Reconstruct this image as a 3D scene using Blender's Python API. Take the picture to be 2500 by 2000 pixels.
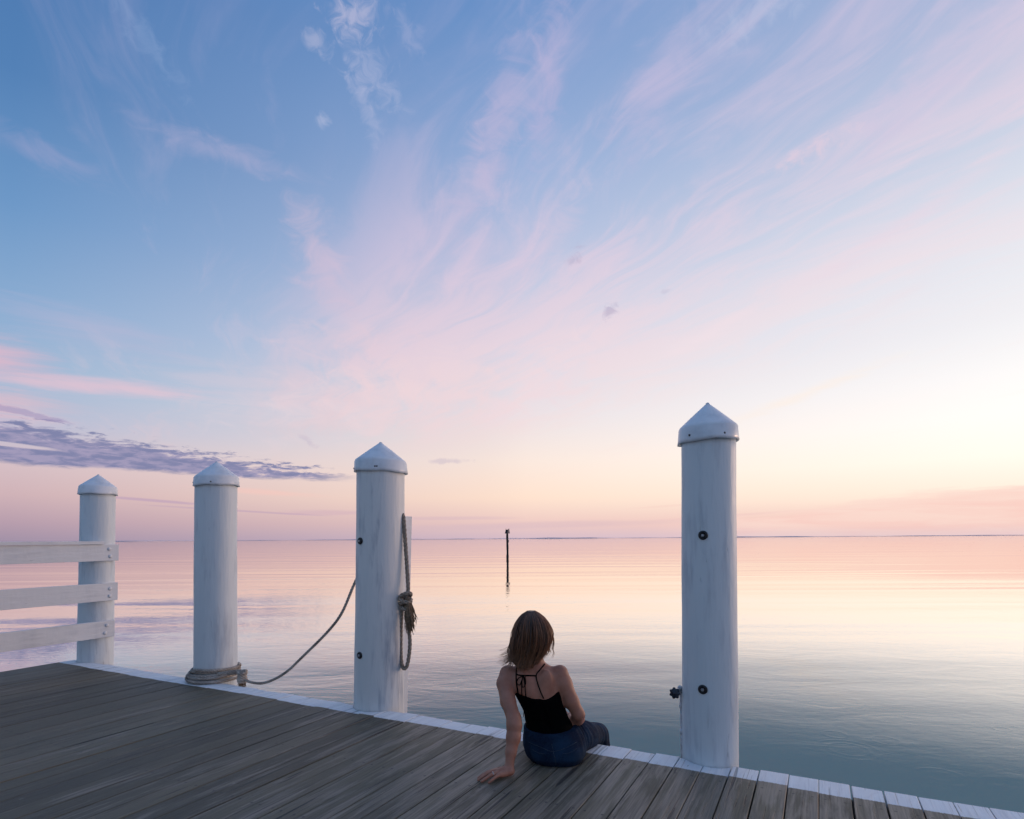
import bpy, bmesh, math, random
import numpy as np
from mathutils import Vector, Matrix

for o in list(bpy.data.objects):
    bpy.data.objects.remove(o)
scene = bpy.context.scene
COL = scene.collection
rad = math.radians
random.seed(7)
rng = np.random.default_rng(7)

# ------------------------------------------------------------------ camera
CAM_Z = 1.2
YAW, PITCH, ROLL = rad(27.411), rad(1.681), rad(-0.396)
cam = bpy.data.cameras.new("camera")
cam.sensor_fit = 'HORIZONTAL'
cam.sensor_width = 36.0
cam.lens = 36.0 * 1438.51 / 2500.0
cam.shift_y = 273.0 / 2500.0
cam.clip_start = 0.05
cam.clip_end = 100000.0
cam_ob = bpy.data.objects.new("camera", cam)
COL.objects.link(cam_ob)
f = Vector((-math.sin(YAW) * math.cos(PITCH), math.cos(YAW) * math.cos(PITCH), math.sin(PITCH)))
r0 = Vector((math.cos(YAW), math.sin(YAW), 0))
u0 = r0.cross(f)
r = r0 * math.cos(ROLL) + u0 * math.sin(ROLL)
u = r.cross(f)
cam_ob.matrix_world = Matrix(((r.x, u.x, -f.x, 0), (r.y, u.y, -f.y, 0), (r.z, u.z, -f.z, CAM_Z), (0, 0, 0, 1)))
scene.camera = cam_ob

vs = scene.view_settings
vs.view_transform = 'Standard'
vs.look = 'None'
vs.exposure = 0.0
vs.gamma = 1.0
vs.use_curve_mapping = False
scene.render.resolution_x, scene.render.resolution_y = 1024, 819
scene.cycles.max_bounces = 6
scene.cycles.use_denoising = True
scene.cycles.use_adaptive_sampling = True
scene.cycles.adaptive_threshold = 0.02
scene.cycles.adaptive_min_samples = 8


# ------------------------------------------------------------------ node expression helper
def lin(c):
    """sRGB 0-255 triple -> linear rgba (a fourth number scales the radiance)"""
    o = []
    k_ = c[3] if len(c) > 3 else 1.0
    c = c[:3]
    for v in c:
        v = v / 255.0
        o.append(v / 12.92 if v <= 0.04045 else ((v + 0.055) / 1.055) ** 2.4)
    return (o[0] * k_, o[1] * k_, o[2] * k_, 1.0)


class G:
    """thin wrapper to write node trees as expressions"""
    def __init__(self, tree):
        self.t = tree

    def n(self, kind, **kw):
        nd = self.t.nodes.new(kind)
        for k, v in kw.items():
            setattr(nd, k, v)
        return nd

    def set(self, sock, v):
        if isinstance(v, S):
            self.t.links.new(v.s, sock)
        elif v is not None:
            sock.default_value = v

    def math(self, op, a, b=None, c=None, clamp=False):
        nd = self.n('ShaderNodeMath', operation=op, use_clamp=clamp)
        self.set(nd.inputs[0], a)
        if b is not None:
            self.set(nd.inputs[1], b)
        if c is not None:
            self.set(nd.inputs[2], c)
        return S(self, nd.outputs[0])

    def smooth(self, v, lo, hi, a=0.0, b=1.0, kind='SMOOTHSTEP'):
        nd = self.n('ShaderNodeMapRange', interpolation_type=kind)
        for i, x in enumerate((v, lo, hi, a, b)):
            self.set(nd.inputs[i], x)
        return S(self, nd.outputs[0])

    def mix(self, fac, a, b, blend='MIX'):
        nd = self.n('ShaderNodeMix', data_type='RGBA', blend_type=blend)
        self.set(nd.inputs[0], fac)
        self.set(nd.inputs[6], a)
        self.set(nd.inputs[7], b)
        return S(self, nd.outputs[2])

    def vec(self, x, y, z=0.0):
        nd = self.n('ShaderNodeCombineXYZ')
        for i, v in enumerate((x, y, z)):
            self.set(nd.inputs[i], v)
        return S(self, nd.outputs[0])

    def xyz(self, v):
        nd = self.n('ShaderNodeSeparateXYZ')
        self.set(nd.inputs[0], v)
        return [S(self, o) for o in nd.outputs]

    def noise(self, v, scale=1.0, detail=4.0, rough=0.5, dist=0.0, dims='3D', w=None):
        nd = self.n('ShaderNodeTexNoise', noise_dimensions=dims)
        if v is not None:
            self.set(nd.inputs['Vector'], v)
        if w is not None:
            self.set(nd.inputs['W'], w)
        nd.inputs['Scale'].default_value = scale
        nd.inputs['Detail'].default_value = detail
        nd.inputs['Roughness'].default_value = rough
        nd.inputs['Distortion'].default_value = dist
        return S(self, nd.outputs[0])

    def ramp(self, v, stops, interp='LINEAR'):
        nd = self.n('ShaderNodeValToRGB')
        cr = nd.color_ramp
        cr.interpolation = interp
        while len(cr.elements) < len(stops):
            cr.elements.new(0.5)
        for e, (pos, c) in zip(cr.elements, stops):
            e.position = pos
            e.color = c
        self.set(nd.inputs[0], v)
        return S(self, nd.outputs[0])

    def bump(self, h, dist=0.01, strength=1.0, normal=None):
        nd = self.n('ShaderNodeBump')
        nd.inputs['Strength'].default_value = strength
        nd.inputs['Distance'].default_value = dist
        self.set(nd.inputs['Height'], h)
        if normal is not None:
            self.set(nd.inputs['Normal'], normal)
        return S(self, nd.outputs[0])


class S:
    def __init__(self, g, s):
        self.g, self.s = g, s

    def __add__(self, o): return self.g.math('ADD', self, o)
    def __radd__(self, o): return self.g.math('ADD', o, self)
    def __sub__(self, o): return self.g.math('SUBTRACT', self, o)
    def __rsub__(self, o): return self.g.math('SUBTRACT', o, self)
    def __mul__(self, o): return self.g.math('MULTIPLY', self, o)
    def __rmul__(self, o): return self.g.math('MULTIPLY', o, self)
    def __truediv__(self, o): return self.g.math('DIVIDE', self, o)
    def sat(self): return self.g.math('ADD', self, 0.0, clamp=True)
    def abs(self): return self.g.math('ABSOLUTE', self)
    def pow(self, e): return self.g.math('POWER', self, e)


# ------------------------------------------------------------------ sky (world), dusk, sun just under the horizon to the right
world = bpy.data.worlds.new("World")
scene.world = world
world.use_nodes = True
wt = world.node_tree
wt.nodes.clear()
g = G(wt)
tc = g.n('ShaderNodeTexCoord')
dx, dy, dz = g.xyz(S(g, tc.outputs['Generated']))
DEG = 180.0 / math.pi
az = g.math('ARCTAN2', dx, dy) * DEG                   # 0 = +Y, positive to the right
elr = g.math('ARCSINE', dz) * DEG
el = g.math('MAXIMUM', elr, 0.0)
SUN_AZ = 22.0


def sky_ramp(stops):
    # stops: (elevation deg, srgb)
    return g.ramp((el / 90.0), [(e / 90.0, lin(c)) for e, c in stops])


ZEN = (142, 170, 213)
near = sky_ramp([(0, (226, 202, 208)), (1.2, (248, 206, 194)), (3.2, (255, 235, 217, 1.05)), (6, (255, 244, 231, 1.12)), (9, (253, 247, 242, 1.10)), (12, (249, 246, 245, 1.06)),
                 (16, (242, 241, 245)), (22, (228, 231, 240)), (28, (205, 212, 230)), (36, (170, 186, 218)), (48, (132, 162, 208)), (90, ZEN)])
mid = sky_ramp([(0, (214, 188, 200)), (1.5, (237, 202, 196)), (4, (252, 223, 203, 1.03)), (7.5, (247, 228, 217, 1.03)), (12, (232, 224, 229)),
                (18, (212, 213, 230)), (25, (182, 195, 224)), (33, (150, 175, 216)), (43, (106, 146, 200)), (54, (112, 150, 202)), (90, ZEN)])
far = sky_ramp([(0, (160, 144, 166)), (1.5, (184, 158, 173)), (3.6, (208, 179, 184)), (6, (214, 192, 198)), (9, (184, 188, 211)),
                (12, (162, 186, 213)), (17, (140, 173, 210)), (24, (110, 152, 199)), (32, (84, 129, 182)), (40, (76, 120, 176)), (52, (94, 136, 190)), (90, ZEN)])
back = sky_ramp([(0, (122, 136, 160)), (4, (146, 158, 180)), (10, (144, 163, 190)), (20, (127, 155, 190)), (40, (106, 142, 187)), (90, ZEN)])
dA = (az - SUN_AZ)
dA = (g.math('WRAP', dA, 180.0, -180.0)).abs()
base = g.mix(g.smooth(dA, 8.0, 52.0, kind='LINEAR'), near, mid)
base = g.mix(g.smooth(dA, 48.0, 90.0, kind='LINEAR'), base, far)
base = g.mix(g.smooth(dA, 92.0, 165.0), base, back)

# flat high cloud layer coordinates (streaks converge towards azimuth -56.7)
den = g.math('MAXIMUM', dz, 0.0) + 0.05
B = rad(56.7)
qs = (dx * -math.sin(B) + dy * math.cos(B)) / den
qt = (dx * math.cos(B) + dy * math.sin(B)) / den
warp = g.noise(g.vec(qs, qt + 3.3), 0.9, 2, 0.5, dims='2D')
qt2 = qt + (warp - 0.5) * 0.55
sweep = qs + qt * 0.35
c_str = g.noise(g.vec(sweep * 0.55, qt2 * 2.6), 1.5, 5, 0.58, 0.35, dims='2D')
c_fine = g.noise(g.vec(qs * 1.2 + qt * 1.5, qt2 * 5.5 - qs * 0.6 + 5.0), 1.6, 5, 0.62, 0.5, dims='2D')
c_big = g.noise(g.vec(qs * 0.5, qt * 0.8 + 11.0), 1.4, 2, 0.5, dims='2D')
band = g.smooth(qt, 0.20, 0.80) * g.smooth(qt, 3.0, 1.5) * g.smooth(qs, 6.0, 3.0)
soft = g.smooth(el, 7.0, 14.0)
strk = c_str * 0.52 + c_fine * 0.48
cir = g.smooth(strk + (c_big - 0.5) * 0.30, 0.37, 0.63) * band * soft
veil = g.smooth(c_big * 0.6 + strk * 0.4, 0.32, 0.66) * band * 0.44
# broad thin veil also outside the main band
thin = g.smooth(strk + (c_big - 0.5) * 0.6, 0.52, 0.78) * g.smooth(el, 4.0, 10.0) * 0.20
pinkL = sky_ramp([(0, (238, 190, 190)), (8, (240, 202, 202)), (16, (234, 206, 216)), (26, (212, 194, 219)), (42, (180, 178, 216)), (90, (150, 160, 205))])
pinkR = sky_ramp([(0, (252, 214, 200)), (8, (255, 240, 230, 1.08)), (16, (250, 234, 234)), (27, (234, 215, 228)), (38, (206, 196, 222)), (90, (160, 170, 210))])
pink = g.mix(g.smooth(dA, 15.0, 70.0, kind='LINEAR'), pinkR, pinkL)
back_fade = g.smooth(dA, 165.0, 95.0, 0.25, 1.0)
dens = g.math('MAXIMUM', veil + cir * (1.0 - veil) * 0.62, thin) * back_fade
sky = g.mix(dens.sat(), base, pink)

nz = g.noise(g.vec(az * 0.30, el * 0.55), 1.0, 5, 0.6, 0.6, dims='2D')       # puffy detail in az / el degrees
nzf = g.noise(g.vec(az * 0.7, el * 0.9 + 9.0), 1.0, 5, 0.6, 0.5, dims='2D')
nstreak = g.noise(g.vec(az * 0.10, el * 1.1 + 4.0), 1.0, 5, 0.6, 0.3, dims='2D')
ae = g.vec(az, elr, 0.0)
KTEX = {}


def patch(a0, e0, ra, re, rot=0.0, tex=None, k=1.6, edge=1.0, lo=-0.1, amount=1.0):
    """soft cloud patch centred on azimuth a0, elevation e0 (degrees), broken up by a noise"""
    mp = g.n('ShaderNodeMapping', vector_type='TEXTURE')
    g.set(mp.inputs['Vector'], ae)
    mp.inputs['Location'].default_value = (a0, e0, 0)
    mp.inputs['Rotation'].default_value = (0, 0, rad(rot))
    mp.inputs['Scale'].default_value = (ra, re, 1)
    ln = g.n('ShaderNodeVectorMath', operation='LENGTH')
    wt.links.new(mp.outputs[0], ln.inputs[0])
    v = g.math('MULTIPLY_ADD', tex or nz, k, g.math('SUBTRACT', 1.0 - 0.5 * k, S(g, ln.outputs['Value'])))
    return g.smooth(v, lo, lo + edge, 0.0, amount)


def lay(sky, m, amount, col):
    return g.mix(m if amount == 1.0 else m * amount, sky, lin(col) if isinstance(col, tuple) else col)


# individual clouds: small bright puffs, pink wisps (the upper and the lower sky are two branches blended around 20 degrees)
sky_hi = sky
for a0, e0, ra, re, rot, tx, am, col in [
    (-42.4, 41.4, 2.5, 1.1, 10, nzf, .50, (206, 200, 224)), (-46.0, 39.4, 0.9, 0.7, 0, nzf, .40, (196, 196, 222)),
    (-41.0, 38.3, 3.4, 1.3, -30, nzf, .36, (188, 192, 222)), (-41.6, 36.5, 3.0, 0.9, -60, nzf, .34, (188, 192, 222)),
    (-45.3, 34.6, 0.7, 0.5, 0, nzf, .42, (196, 200, 226)), (-37.0, 40.8, 1.8, 0.9, -40, nzf, .26, (186, 188, 220)),
    (-60.2, 36.8, 4.0, 0.9, -38, nzf, .30, (150, 172, 212)),
    (-23.5, 38.5, 6.0, 1.6, 72, nz, .50, (196, 184, 218)), (-28.5, 36.0, 6.5, 1.8, 64, nz, .46, (190, 182, 216)), (-31.0, 31.5, 6.0, 2.2, 50, nz, .42, (200, 190, 218)),
    (-13.0, 37.0, 6.0, 2.2, 48, nz, .40, (196, 188, 220)), (9.0, 32.5, 8.0, 2.0, 24, nz, .42, (214, 200, 224)), (-24.0, 27.0, 6.0, 1.5, 44, nz, .42, (220, 202, 222)),
    (-53.0, 31.0, 6.0, 0.9, -3, nz, .42, (186, 180, 212)), (-67.0, 27.6, 4.5, 0.9, -6, nz, .38, (166, 168, 206)),
    (-45.2, 24.2, 5.0, 2.2, -62, nz, .55, (216, 194, 214)), (-44.0, 17.6, 6.5, 1.9, 4, nz, .55, (228, 204, 216)),
    (-69.0, 13.3, 4.2, 1.5, -8, nstreak, .75, (232, 186, 200)), (-62.5, 12.2, 9.0, 0.75, 3, nstreak, .75, (228, 196, 210)),
    (-63.0, 16.4, 7.0, 1.5, -5, nstreak, .4, (196, 186, 212)), (-50.0, 12.8, 9.0, 2.6, 0, nstreak, .3, (236, 208, 214)),
    (-36.0, 13.5, 14.0, 3.4, 8, nz, .55, (240, 216, 220)), (-70.0, 10.0, 5.0, 1.6, 0, nstreak, .6, (240, 190, 196)),
    (-24.0, 15.0, 7.0, 2.6, 38, nz, .45, (242, 220, 226)),
    (-0.6, 12.3, 7.0, 0.50, 17, nstreak, .65, (255, 240, 228)), (0.4, 30.6, 3.0, 0.55, 10, nzf, .6, (232, 208, 222)),
    (-4.0, 40.0, 5.0, 1.2, 12, nzf, .36, (190, 198, 226)), (8.0, 24.5, 9.0, 0.8, 22, nstreak, .5, (236, 216, 228)),
    (-8.0, 18.6, 7.0, 0.7, 24, nstreak, .45, (244, 226, 232)), (6.5, 19.0, 6.0, 0.5, 22, nstreak, .35, (240, 226, 232)),
]:
    pm = (a0, e0, ra * 1.25, re * 1.3, rot, tx, 2.6 if tx is nzf else (2.0 if tx is nz else 1.5), 1.3, -0.1, am)
    if e0 > 20.5:
        sky_hi = lay(sky_hi, patch(*pm), 1.0, col)
    else:
        sky = lay(sky, patch(*pm), 1.0, col)

# small grey scraps in front
for a0, e0, ra, re, rot, am in [(-21.2, 25.4, 1.0, 0.55, 20, .40), (-17.8, 21.0, 1.1, 0.65, 30, .55), (-20.8, 26.5, .7, .3, 0, .25),
                                (-33.5, 7.5, 2.4, 0.30, 2, .35), (-46.5, 9.0, .9, .35, -30, .25), (-12.6, 22.2, .8, .2, 0, .2)]:
    if e0 > 20.5:
        sky_hi = lay(sky_hi, patch(a0, e0, ra, re, rot, nzf, 3.0, 1.0, amount=am), 1.0, (180, 168, 196))
    else:
        sky = lay(sky, patch(a0, e0, ra, re, rot, nzf, 3.0, 1.0, amount=am), 1.0, (180, 168, 196))

# lavender altocumulus bank low on the left, rippled and broken along its upper right edge
rip = g.noise(g.vec(az * 0.50, elr * 2.3 + 2.0), 1.0, 4, 0.62, 0.25, dims='2D')
rip2 = g.noise(g.vec(az * 0.16, elr * 0.9 + 8.0), 1.0, 2, 0.5, dims='2D')
top = g.smooth(az, -76.0, -43.0, 9.9, 6.35, kind='LINEAR') + (rip2 - 0.5) * 1.1
bot = g.smooth(az, -76.0, -50.0, 6.0, 5.45, kind='LINEAR') + (rip2 - 0.5) * 0.5
ov = g.smooth(az, -41.0, -47.0)
up = g.smooth(top - elr + (rip - 0.5) * 3.6, -0.05, 0.75)
dn = g.smooth(elr - bot + (rip - 0.5) * 0.5, -0.10, 0.40)
slit = g.math('SUBTRACT', 1.0, patch(-69.0, 7.25, 4.5, 0.20, -3, nstreak, 0.5, 0.5))
bank = up * dn * ov * slit * g.smooth(az, -160.0, -110.0)
sky = lay(sky, bank, 0.95, g.mix(g.smooth(rip, .36, .64), lin((160, 153, 185)), lin((124, 129, 168))))
up2 = patch(-69, 9.9, 5.0, 0.28, -8, rip, 1.8, .5)
sky = lay(sky, up2, .55, (160, 146, 186))

# thin grey streaks and the pink haze bank close to the horizon
for a0, e0, ra, re, rot, am, col in [(-58.5, 3.35, 5.0, 0.16, -4, .5, (178, 150, 186)), (-52.0, 2.6, 9.0, 0.12, -3, .4, (176, 148, 184)),
                                     (-44.5, 2.5, 5.0, 0.30, 0, .4, (206, 172, 190)), (-35.0, 2.0, 9.0, 0.25, 0, .3, (206, 176, 194)),
                                     (-50.0, 4.3, 6.0, 0.35, -3, .5, (248, 200, 190)), (-25.0, 1.3, 16.0, 0.45, 1, .3, (206, 180, 196)),
                                     (-8.5, 1.9, 8.0, 0.18, 3, .35, (238, 198, 196)), (-12, 3.0, 5.0, .14, 3, .3, (246, 208, 196))]:
    sky = lay(sky, patch(a0, e0, ra, re, rot, nstreak, 0.9, 0.8, amount=am), 1.0, col)
topR = g.smooth(az, -10.0, 15.0, 1.5, 4.25, kind='LINEAR')
wed = g.smooth(topR - elr + (nstreak - 0.5) * 2.6, -0.15, 0.75) * g.smooth(az, -16.0, -3.0) * g.smooth(az, 60.0, 35.0)
sky = lay(sky, wed * g.smooth(elr, 0.2, 1.2, 0.45, 1.0), 0.78, g.mix(g.smooth(nstreak, .3, .7), lin((250, 206, 196)), lin((252, 220, 208))))

# grey-blue below the horizon (never seen: the water covers it)
sky = g.mix(g.smooth(elr, -0.3, -3.0), sky, lin((120, 130, 150)))
out = g.n('ShaderNodeOutputWorld')
bgs = []
for c_ in (sky, sky_hi):
    bg = g.n('ShaderNodeBackground')
    bg.inputs['Strength'].default_value = 1.0
    g.set(bg.inputs['Color'], c_)
    bgs.append(bg)
mxw = g.n('ShaderNodeMixShader')
g.set(mxw.inputs[0], g.smooth(el, 19.4, 20.4))
wt.links.new(bgs[0].outputs[0], mxw.inputs[1])
wt.links.new(bgs[1].outputs[0], mxw.inputs[2])
wt.links.new(mxw.outputs[0], out.inputs[0])
world.cycles.sampling_method = 'NONE'

# ------------------------------------------------------------------ sun: last weak warm glow, low, from the right
sun = bpy.data.lights.new("sun", 'SUN')
sun.energy = 0.9
sun.angle = rad(14)
sun.color = (1.0, 0.66, 0.46)
sun_ob = bpy.data.objects.new("sun", sun)
COL.objects.link(sun_ob)
sd = Vector((math.sin(rad(SUN_AZ + 18)) * math.cos(rad(4)), math.cos(rad(SUN_AZ + 18)) * math.cos(rad(4)), math.sin(rad(4))))
sun_ob.rotation_euler = sd.to_track_quat('Z', 'Y').to_euler()


# ------------------------------------------------------------------ mesh helpers
def link(name, me, mat=None, parent=None, smooth=True):
    o = bpy.data.objects.new(name, me)
    COL.objects.link(o)
    if mat is not None and not me.materials:
        me.materials.append(mat)
    if smooth:
        me.polygons.foreach_set('use_smooth', [True] * len(me.polygons))
    if parent is not None:
        o.parent = parent
    return o


def mesh(name, verts, faces, mat=None, parent=None, smooth=True):
    me = bpy.data.meshes.new(name)
    me.from_pydata([tuple(map(float, v)) for v in verts], [], faces)
    me.update()
    return link(name, me, mat, parent, smooth)


def tag(o, label=None, cat=None, group=None, kind=None):
    for k, v in (('label', label), ('category', cat), ('group', group), ('kind', kind)):
        if v:
            o[k] = v
    return o


def empty(name, loc=(0, 0, 0), rz=0.0):
    o = bpy.data.objects.new(name, None)
    o.empty_display_size = 0.1
    COL.objects.link(o)
    o.location = loc
    o.rotation_euler = (0, 0, rz)
    return o


def frames(path):
    """parallel transport frames along a polyline"""
    P = np.asarray(path, float)
    T = np.gradient(P, axis=0)
    T /= np.linalg.norm(T, axis=1)[:, None] + 1e-12
    a = np.array([0, 0, 1.0]) if abs(T[0][2]) < 0.9 else np.array([1.0, 0, 0])
    N = np.cross(T[0], a); N /= np.linalg.norm(N)
    Ns = [N]
    for i in range(1, len(P)):
        N = Ns[-1] - T[i] * (Ns[-1] @ T[i])
        N /= np.linalg.norm(N) + 1e-12
        Ns.append(N)
    Ns = np.array(Ns)
    return P, T, Ns, np.cross(T, Ns)


def tube(path, radius, sides=8, caps=True, base=0):
    P, T, N, Bn = frames(path)
    R = np.broadcast_to(np.asarray(radius, float), (len(P),))
    an = np.linspace(0, 2 * np.pi, sides, endpoint=False)
    V = (P[:, None] + R[:, None, None] * (np.cos(an)[None, :, None] * N[:, None] + np.sin(an)[None, :, None] * Bn[:, None])).reshape(-1, 3)
    F = []
    for i in range(len(P) - 1):
        for j in range(sides):
            k = (j + 1) % sides
            F.append((base + i * sides + j, base + i * sides + k, base + (i + 1) * sides + k, base + (i + 1) * sides + j))
    if caps:
        F.append(tuple(base + j for j in range(sides))[::-1])
        F.append(tuple(base + (len(P) - 1) * sides + j for j in range(sides)))
    return V.tolist(), F


class Bag:
    """collects shapes into one mesh"""
    def __init__(self):
        self.V, self.F = [], []

    def add(self, V, F):
        b = len(self.V)
        self.V += [tuple(v) for v in V]
        self.F += [tuple(i + b for i in q) for q in F]
        return self

    def tube(self, *a, **k):
        return self.add(*tube(*a, **k))

    def box(self, lo, hi, bev=0.0):
        bm = bmesh.new()
        bmesh.ops.create_cube(bm, size=1.0)
        for v in bm.verts:
            v.co = Vector([(lo[i] + hi[i]) / 2 + v.co[i] * (hi[i] - lo[i]) for i in range(3)])
        if bev:
            bmesh.ops.bevel(bm, geom=bm.edges[:], offset=bev, segments=2, affect='EDGES', profile=0.6)
        bm.verts.index_update()
        V = [tuple(v.co) for v in bm.verts]
        F = [tuple(v.index for v in q.verts) for q in bm.faces]
        bm.free()
        return self.add(V, F)

    def build(self, name, mat, parent=None, smooth=True):
        return mesh(name, self.V, self.F, mat, parent, smooth)


def resample(path, step):
    P = np.asarray(path, float)
    d = np.r_[0, np.cumsum(np.linalg.norm(np.diff(P, axis=0), axis=1))]
    n = max(3, int(d[-1] / step))
    t = np.linspace(0, d[-1], n)
    return np.stack([np.interp(t, d, P[:, i]) for i in range(3)], 1)


def spline(pts, n=12):
    """Catmull-Rom through points"""
    P = np.asarray(pts, float)
    Q = np.vstack([2 * P[0] - P[1], P, 2 * P[-1] - P[-2]])
    out_ = []
    for i in range(len(P) - 1):
        a, b, c, d = Q[i:i + 4]
        for t in np.linspace(0, 1, n, endpoint=False):
            out_.append(0.5 * (2 * b + (c - a) * t + (2 * a - 5 * b + 4 * c - d) * t * t + (3 * b - a - 3 * c + d) * t ** 3))
    out_.append(P[-1])
    return np.array(out_)


def rope_bag(path, R, pitch=None, bag=None, sides=6):
    """three strand laid rope along a path"""
    pitch = pitch or R * 6.5
    P = resample(path, pitch / 9.0)
    P, T, N, Bn = frames(P)
    ds = np.r_[0, np.cumsum(np.linalg.norm(np.diff(P, axis=0), axis=1))]
    bag = bag or Bag()
    for k in range(3):
        ph = ds / pitch * 2 * np.pi + k * 2 * np.pi / 3
        C = P + R * 0.50 * (np.cos(ph)[:, None] * N + np.sin(ph)[:, None] * Bn)
        bag.tube(C, R * 0.56, sides)
    return bag


# ------------------------------------------------------------------ materials
def material(name, rough=0.5, spec=0.5):
    m = bpy.data.materials.new(name)
    m.use_nodes = True
    t = m.node_tree
    t.nodes.clear()
    gg = G(t)
    b = gg.n('ShaderNodeBsdfPrincipled')
    b.inputs['Roughness'].default_value = rough
    b.inputs['Specular IOR Level'].default_value = spec
    o = gg.n('ShaderNodeOutputMaterial')
    t.links.new(b.outputs[0], o.inputs[0])
    return m, gg, b


def co(gg, which='Object'):
    return S(gg, gg.n('ShaderNodeTexCoord').outputs[which])


def rnd(gg):
    return S(gg, gg.n('ShaderNodeObjectInfo').outputs['Random'])


# white painted wood (pilings): faint vertical streaks, grime, cracks
def white_paint(name, col=(0.65, 0.69, 0.70), grime=0.5, vertical=True):
    m, gg, b = material(name, 0.42, 0.4)
    p = co(gg)
    x, y, z = gg.xyz(p)
    q = gg.vec(x, y, z * 0.12) if vertical else gg.vec(x, y * 0.15, z)
    st = gg.noise(q, 26.0, 5, 0.6)
    big = gg.noise(gg.vec(x * 2.2, y * 2.2, z * 0.9), 1.6, 4, 0.55)
    crack = gg.noise(q, 55.0, 3, 0.5, 0.4)
    gm = gg.smooth(st * 0.55 + big * 0.6, 0.56, 0.78)
    c = gg.mix(gm * grime, col + (1,), (0.30, 0.33, 0.38, 1))
    ck = gg.smooth(crack, 0.70, 0.75) * gg.smooth(big, 0.45, 0.6)
    c = gg.mix(ck * 0.6, c, (0.16, 0.17, 0.19, 1))
    gg.set(b.inputs['Base Color'], c)
    gg.set(b.inputs['Roughness'], 0.38 + big * 0.2)
    gg.set(b.inputs['Normal'], gg.bump(st * 0.6 + big * 1.6 - ck * 0.8, 0.009, 0.7))
    return m


M_POST = white_paint('white_painted_piling')
M_POST_STAIN = white_paint('white_painted_piling_stained', (0.70, 0.70, 0.68), 0.85)
M_RAIL = white_paint('white_painted_rail', (0.68, 0.69, 0.70), 0.28, False)

M_CAP, gg, b = material('white_cap_plastic', 0.33, 0.5)
pz = gg.noise(co(gg), 7.0, 4, 0.6)
gg.set(b.inputs['Base Color'], gg.mix(gg.smooth(pz, .42, .72) * 0.6, (0.73, 0.75, 0.77, 1), (0.44, 0.47, 0.50, 1)))
gg.set(b.inputs['Normal'], gg.bump(pz, 0.004, 0.4))


def plain(name, col, rough=0.5, metal=0.0, nscale=40.0, var=0.3, bump=0.0):
    m, gg, b = material(name, rough)
    n = gg.noise(co(gg), nscale, 4, 0.6)
    c2 = tuple(v * (1 - var) for v in col)
    gg.set(b.inputs['Base Color'], gg.mix(gg.smooth(n, .3, .7), c2 + (1,), col + (1,)))
    b.inputs['Metallic'].default_value = metal
    if bump:
        gg.set(b.inputs['Normal'], gg.bump(n, bump, 0.6))
    return m


M_BLACK = plain('black_rubber_washer', (0.008, 0.008, 0.010), 0.45)
M_STEEL = plain('galvanised_bolt', (0.45, 0.46, 0.48), 0.42, 0.7)
M_SCREW = plain('weathered_screw', (0.10, 0.09, 0.09), 0.6)
M_PVC = plain('white_plastic_pipe', (0.62, 0.63, 0.65), 0.35)
M_NAVY = plain('dark_blue_plastic', (0.02, 0.028, 0.045), 0.4)
M_BEAM = plain('old_framing_timber', (0.10, 0.085, 0.07), 0.8, 0, 8.0, 0.4)
M_MARK = plain('dark_creosote_pile', (0.012, 0.011, 0.013), 0.7, 0, 9.0, 0.5)
M_MARKP = plain('faded_daymark_panel', (0.26, 0.20, 0.20), 0.6, 0, 6.0, 0.4)
M_MARKD = plain('dark_daymark_panel', (0.016, 0.012, 0.016), 0.6, 0, 6.0, 0.4)

# rope: sun-bleached hemp
M_ROPE, gg, b = material('weathered_hemp_rope', 0.85, 0.15)
p = co(gg)
n = gg.noise(p, 130.0, 3, 0.6)
n2 = gg.noise(p, 9.0, 3, 0.5)
gg.set(b.inputs['Base Color'], gg.mix(gg.smooth(n * .5 + n2 * .5, .36, .64), (0.20, 0.165, 0.14, 1), (0.50, 0.44, 0.38, 1)))
gg.set(b.inputs['Normal'], gg.bump(n, 0.002, 0.8))
M_ROPE_OLD = plain('old_brown_rope', (0.40, 0.32, 0.25), 0.9, 0, 90.0, 0.55, 0.002)
M_FRAY = plain('frayed_rope_fibre', (0.30, 0.20, 0.12), 0.9, 0, 60.0, 0.5)

# deck boards: worn taupe deck paint over grey wood, white painted ends
M_DECK, gg, b = material('worn_painted_deck_board', 0.6, 0.5)
p = co(gg)
x, y, z = gg.xyz(p)
rn = rnd(gg)
off = rn * 37.0
gv = gg.vec(x * 44.0, y * 1.6 + off, off)
grain = gg.noise(gv, 1.0, 5, 0.62, 0.5)
grain_f = gg.noise(gg.vec(x * 150.0, y * 4.0 + off, off), 1.0, 3, 0.6, 0.2)
patchy = gg.noise(gg.vec(x * 9.0, y * 1.5 + off, off), 1.0, 5, 0.65, 0.8)
wxp = gg.xyz(S(gg, gg.n('ShaderNodeNewGeometry').outputs['Position']))[0]
worn = gg.smooth(patchy * 0.62 + grain * 0.38 + gg.smooth(wxp, -4.4, -0.8, -0.035, 0.10), 0.51, 0.66)
paint = gg.mix(rn, (0.085, 0.072, 0.044, 1), (0.160, 0.132, 0.084, 1))
wood = gg.mix(gg.smooth(grain, .30, .70), (0.182, 0.150, 0.117, 1), (0.305, 0.255, 0.205, 1))
c = gg.mix(worn * 0.62, paint, wood)
c = gg.mix(gg.smooth(grain_f, .35, .72) * 0.42, c, (0.045, 0.042, 0.040, 1))
crk = gg.smooth(gg.noise(gg.vec(x * 46.0, y * 0.9 + off * 1.7, off), 1.0, 3, 0.55, 0.6), 0.655, 0.69)
crk2 = gg.smooth(gg.noise(gg.vec(x * 95.0, y * 1.7 + off * 2.3, off), 1.0, 2, 0.5, 0.8), 0.66, 0.70)
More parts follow.
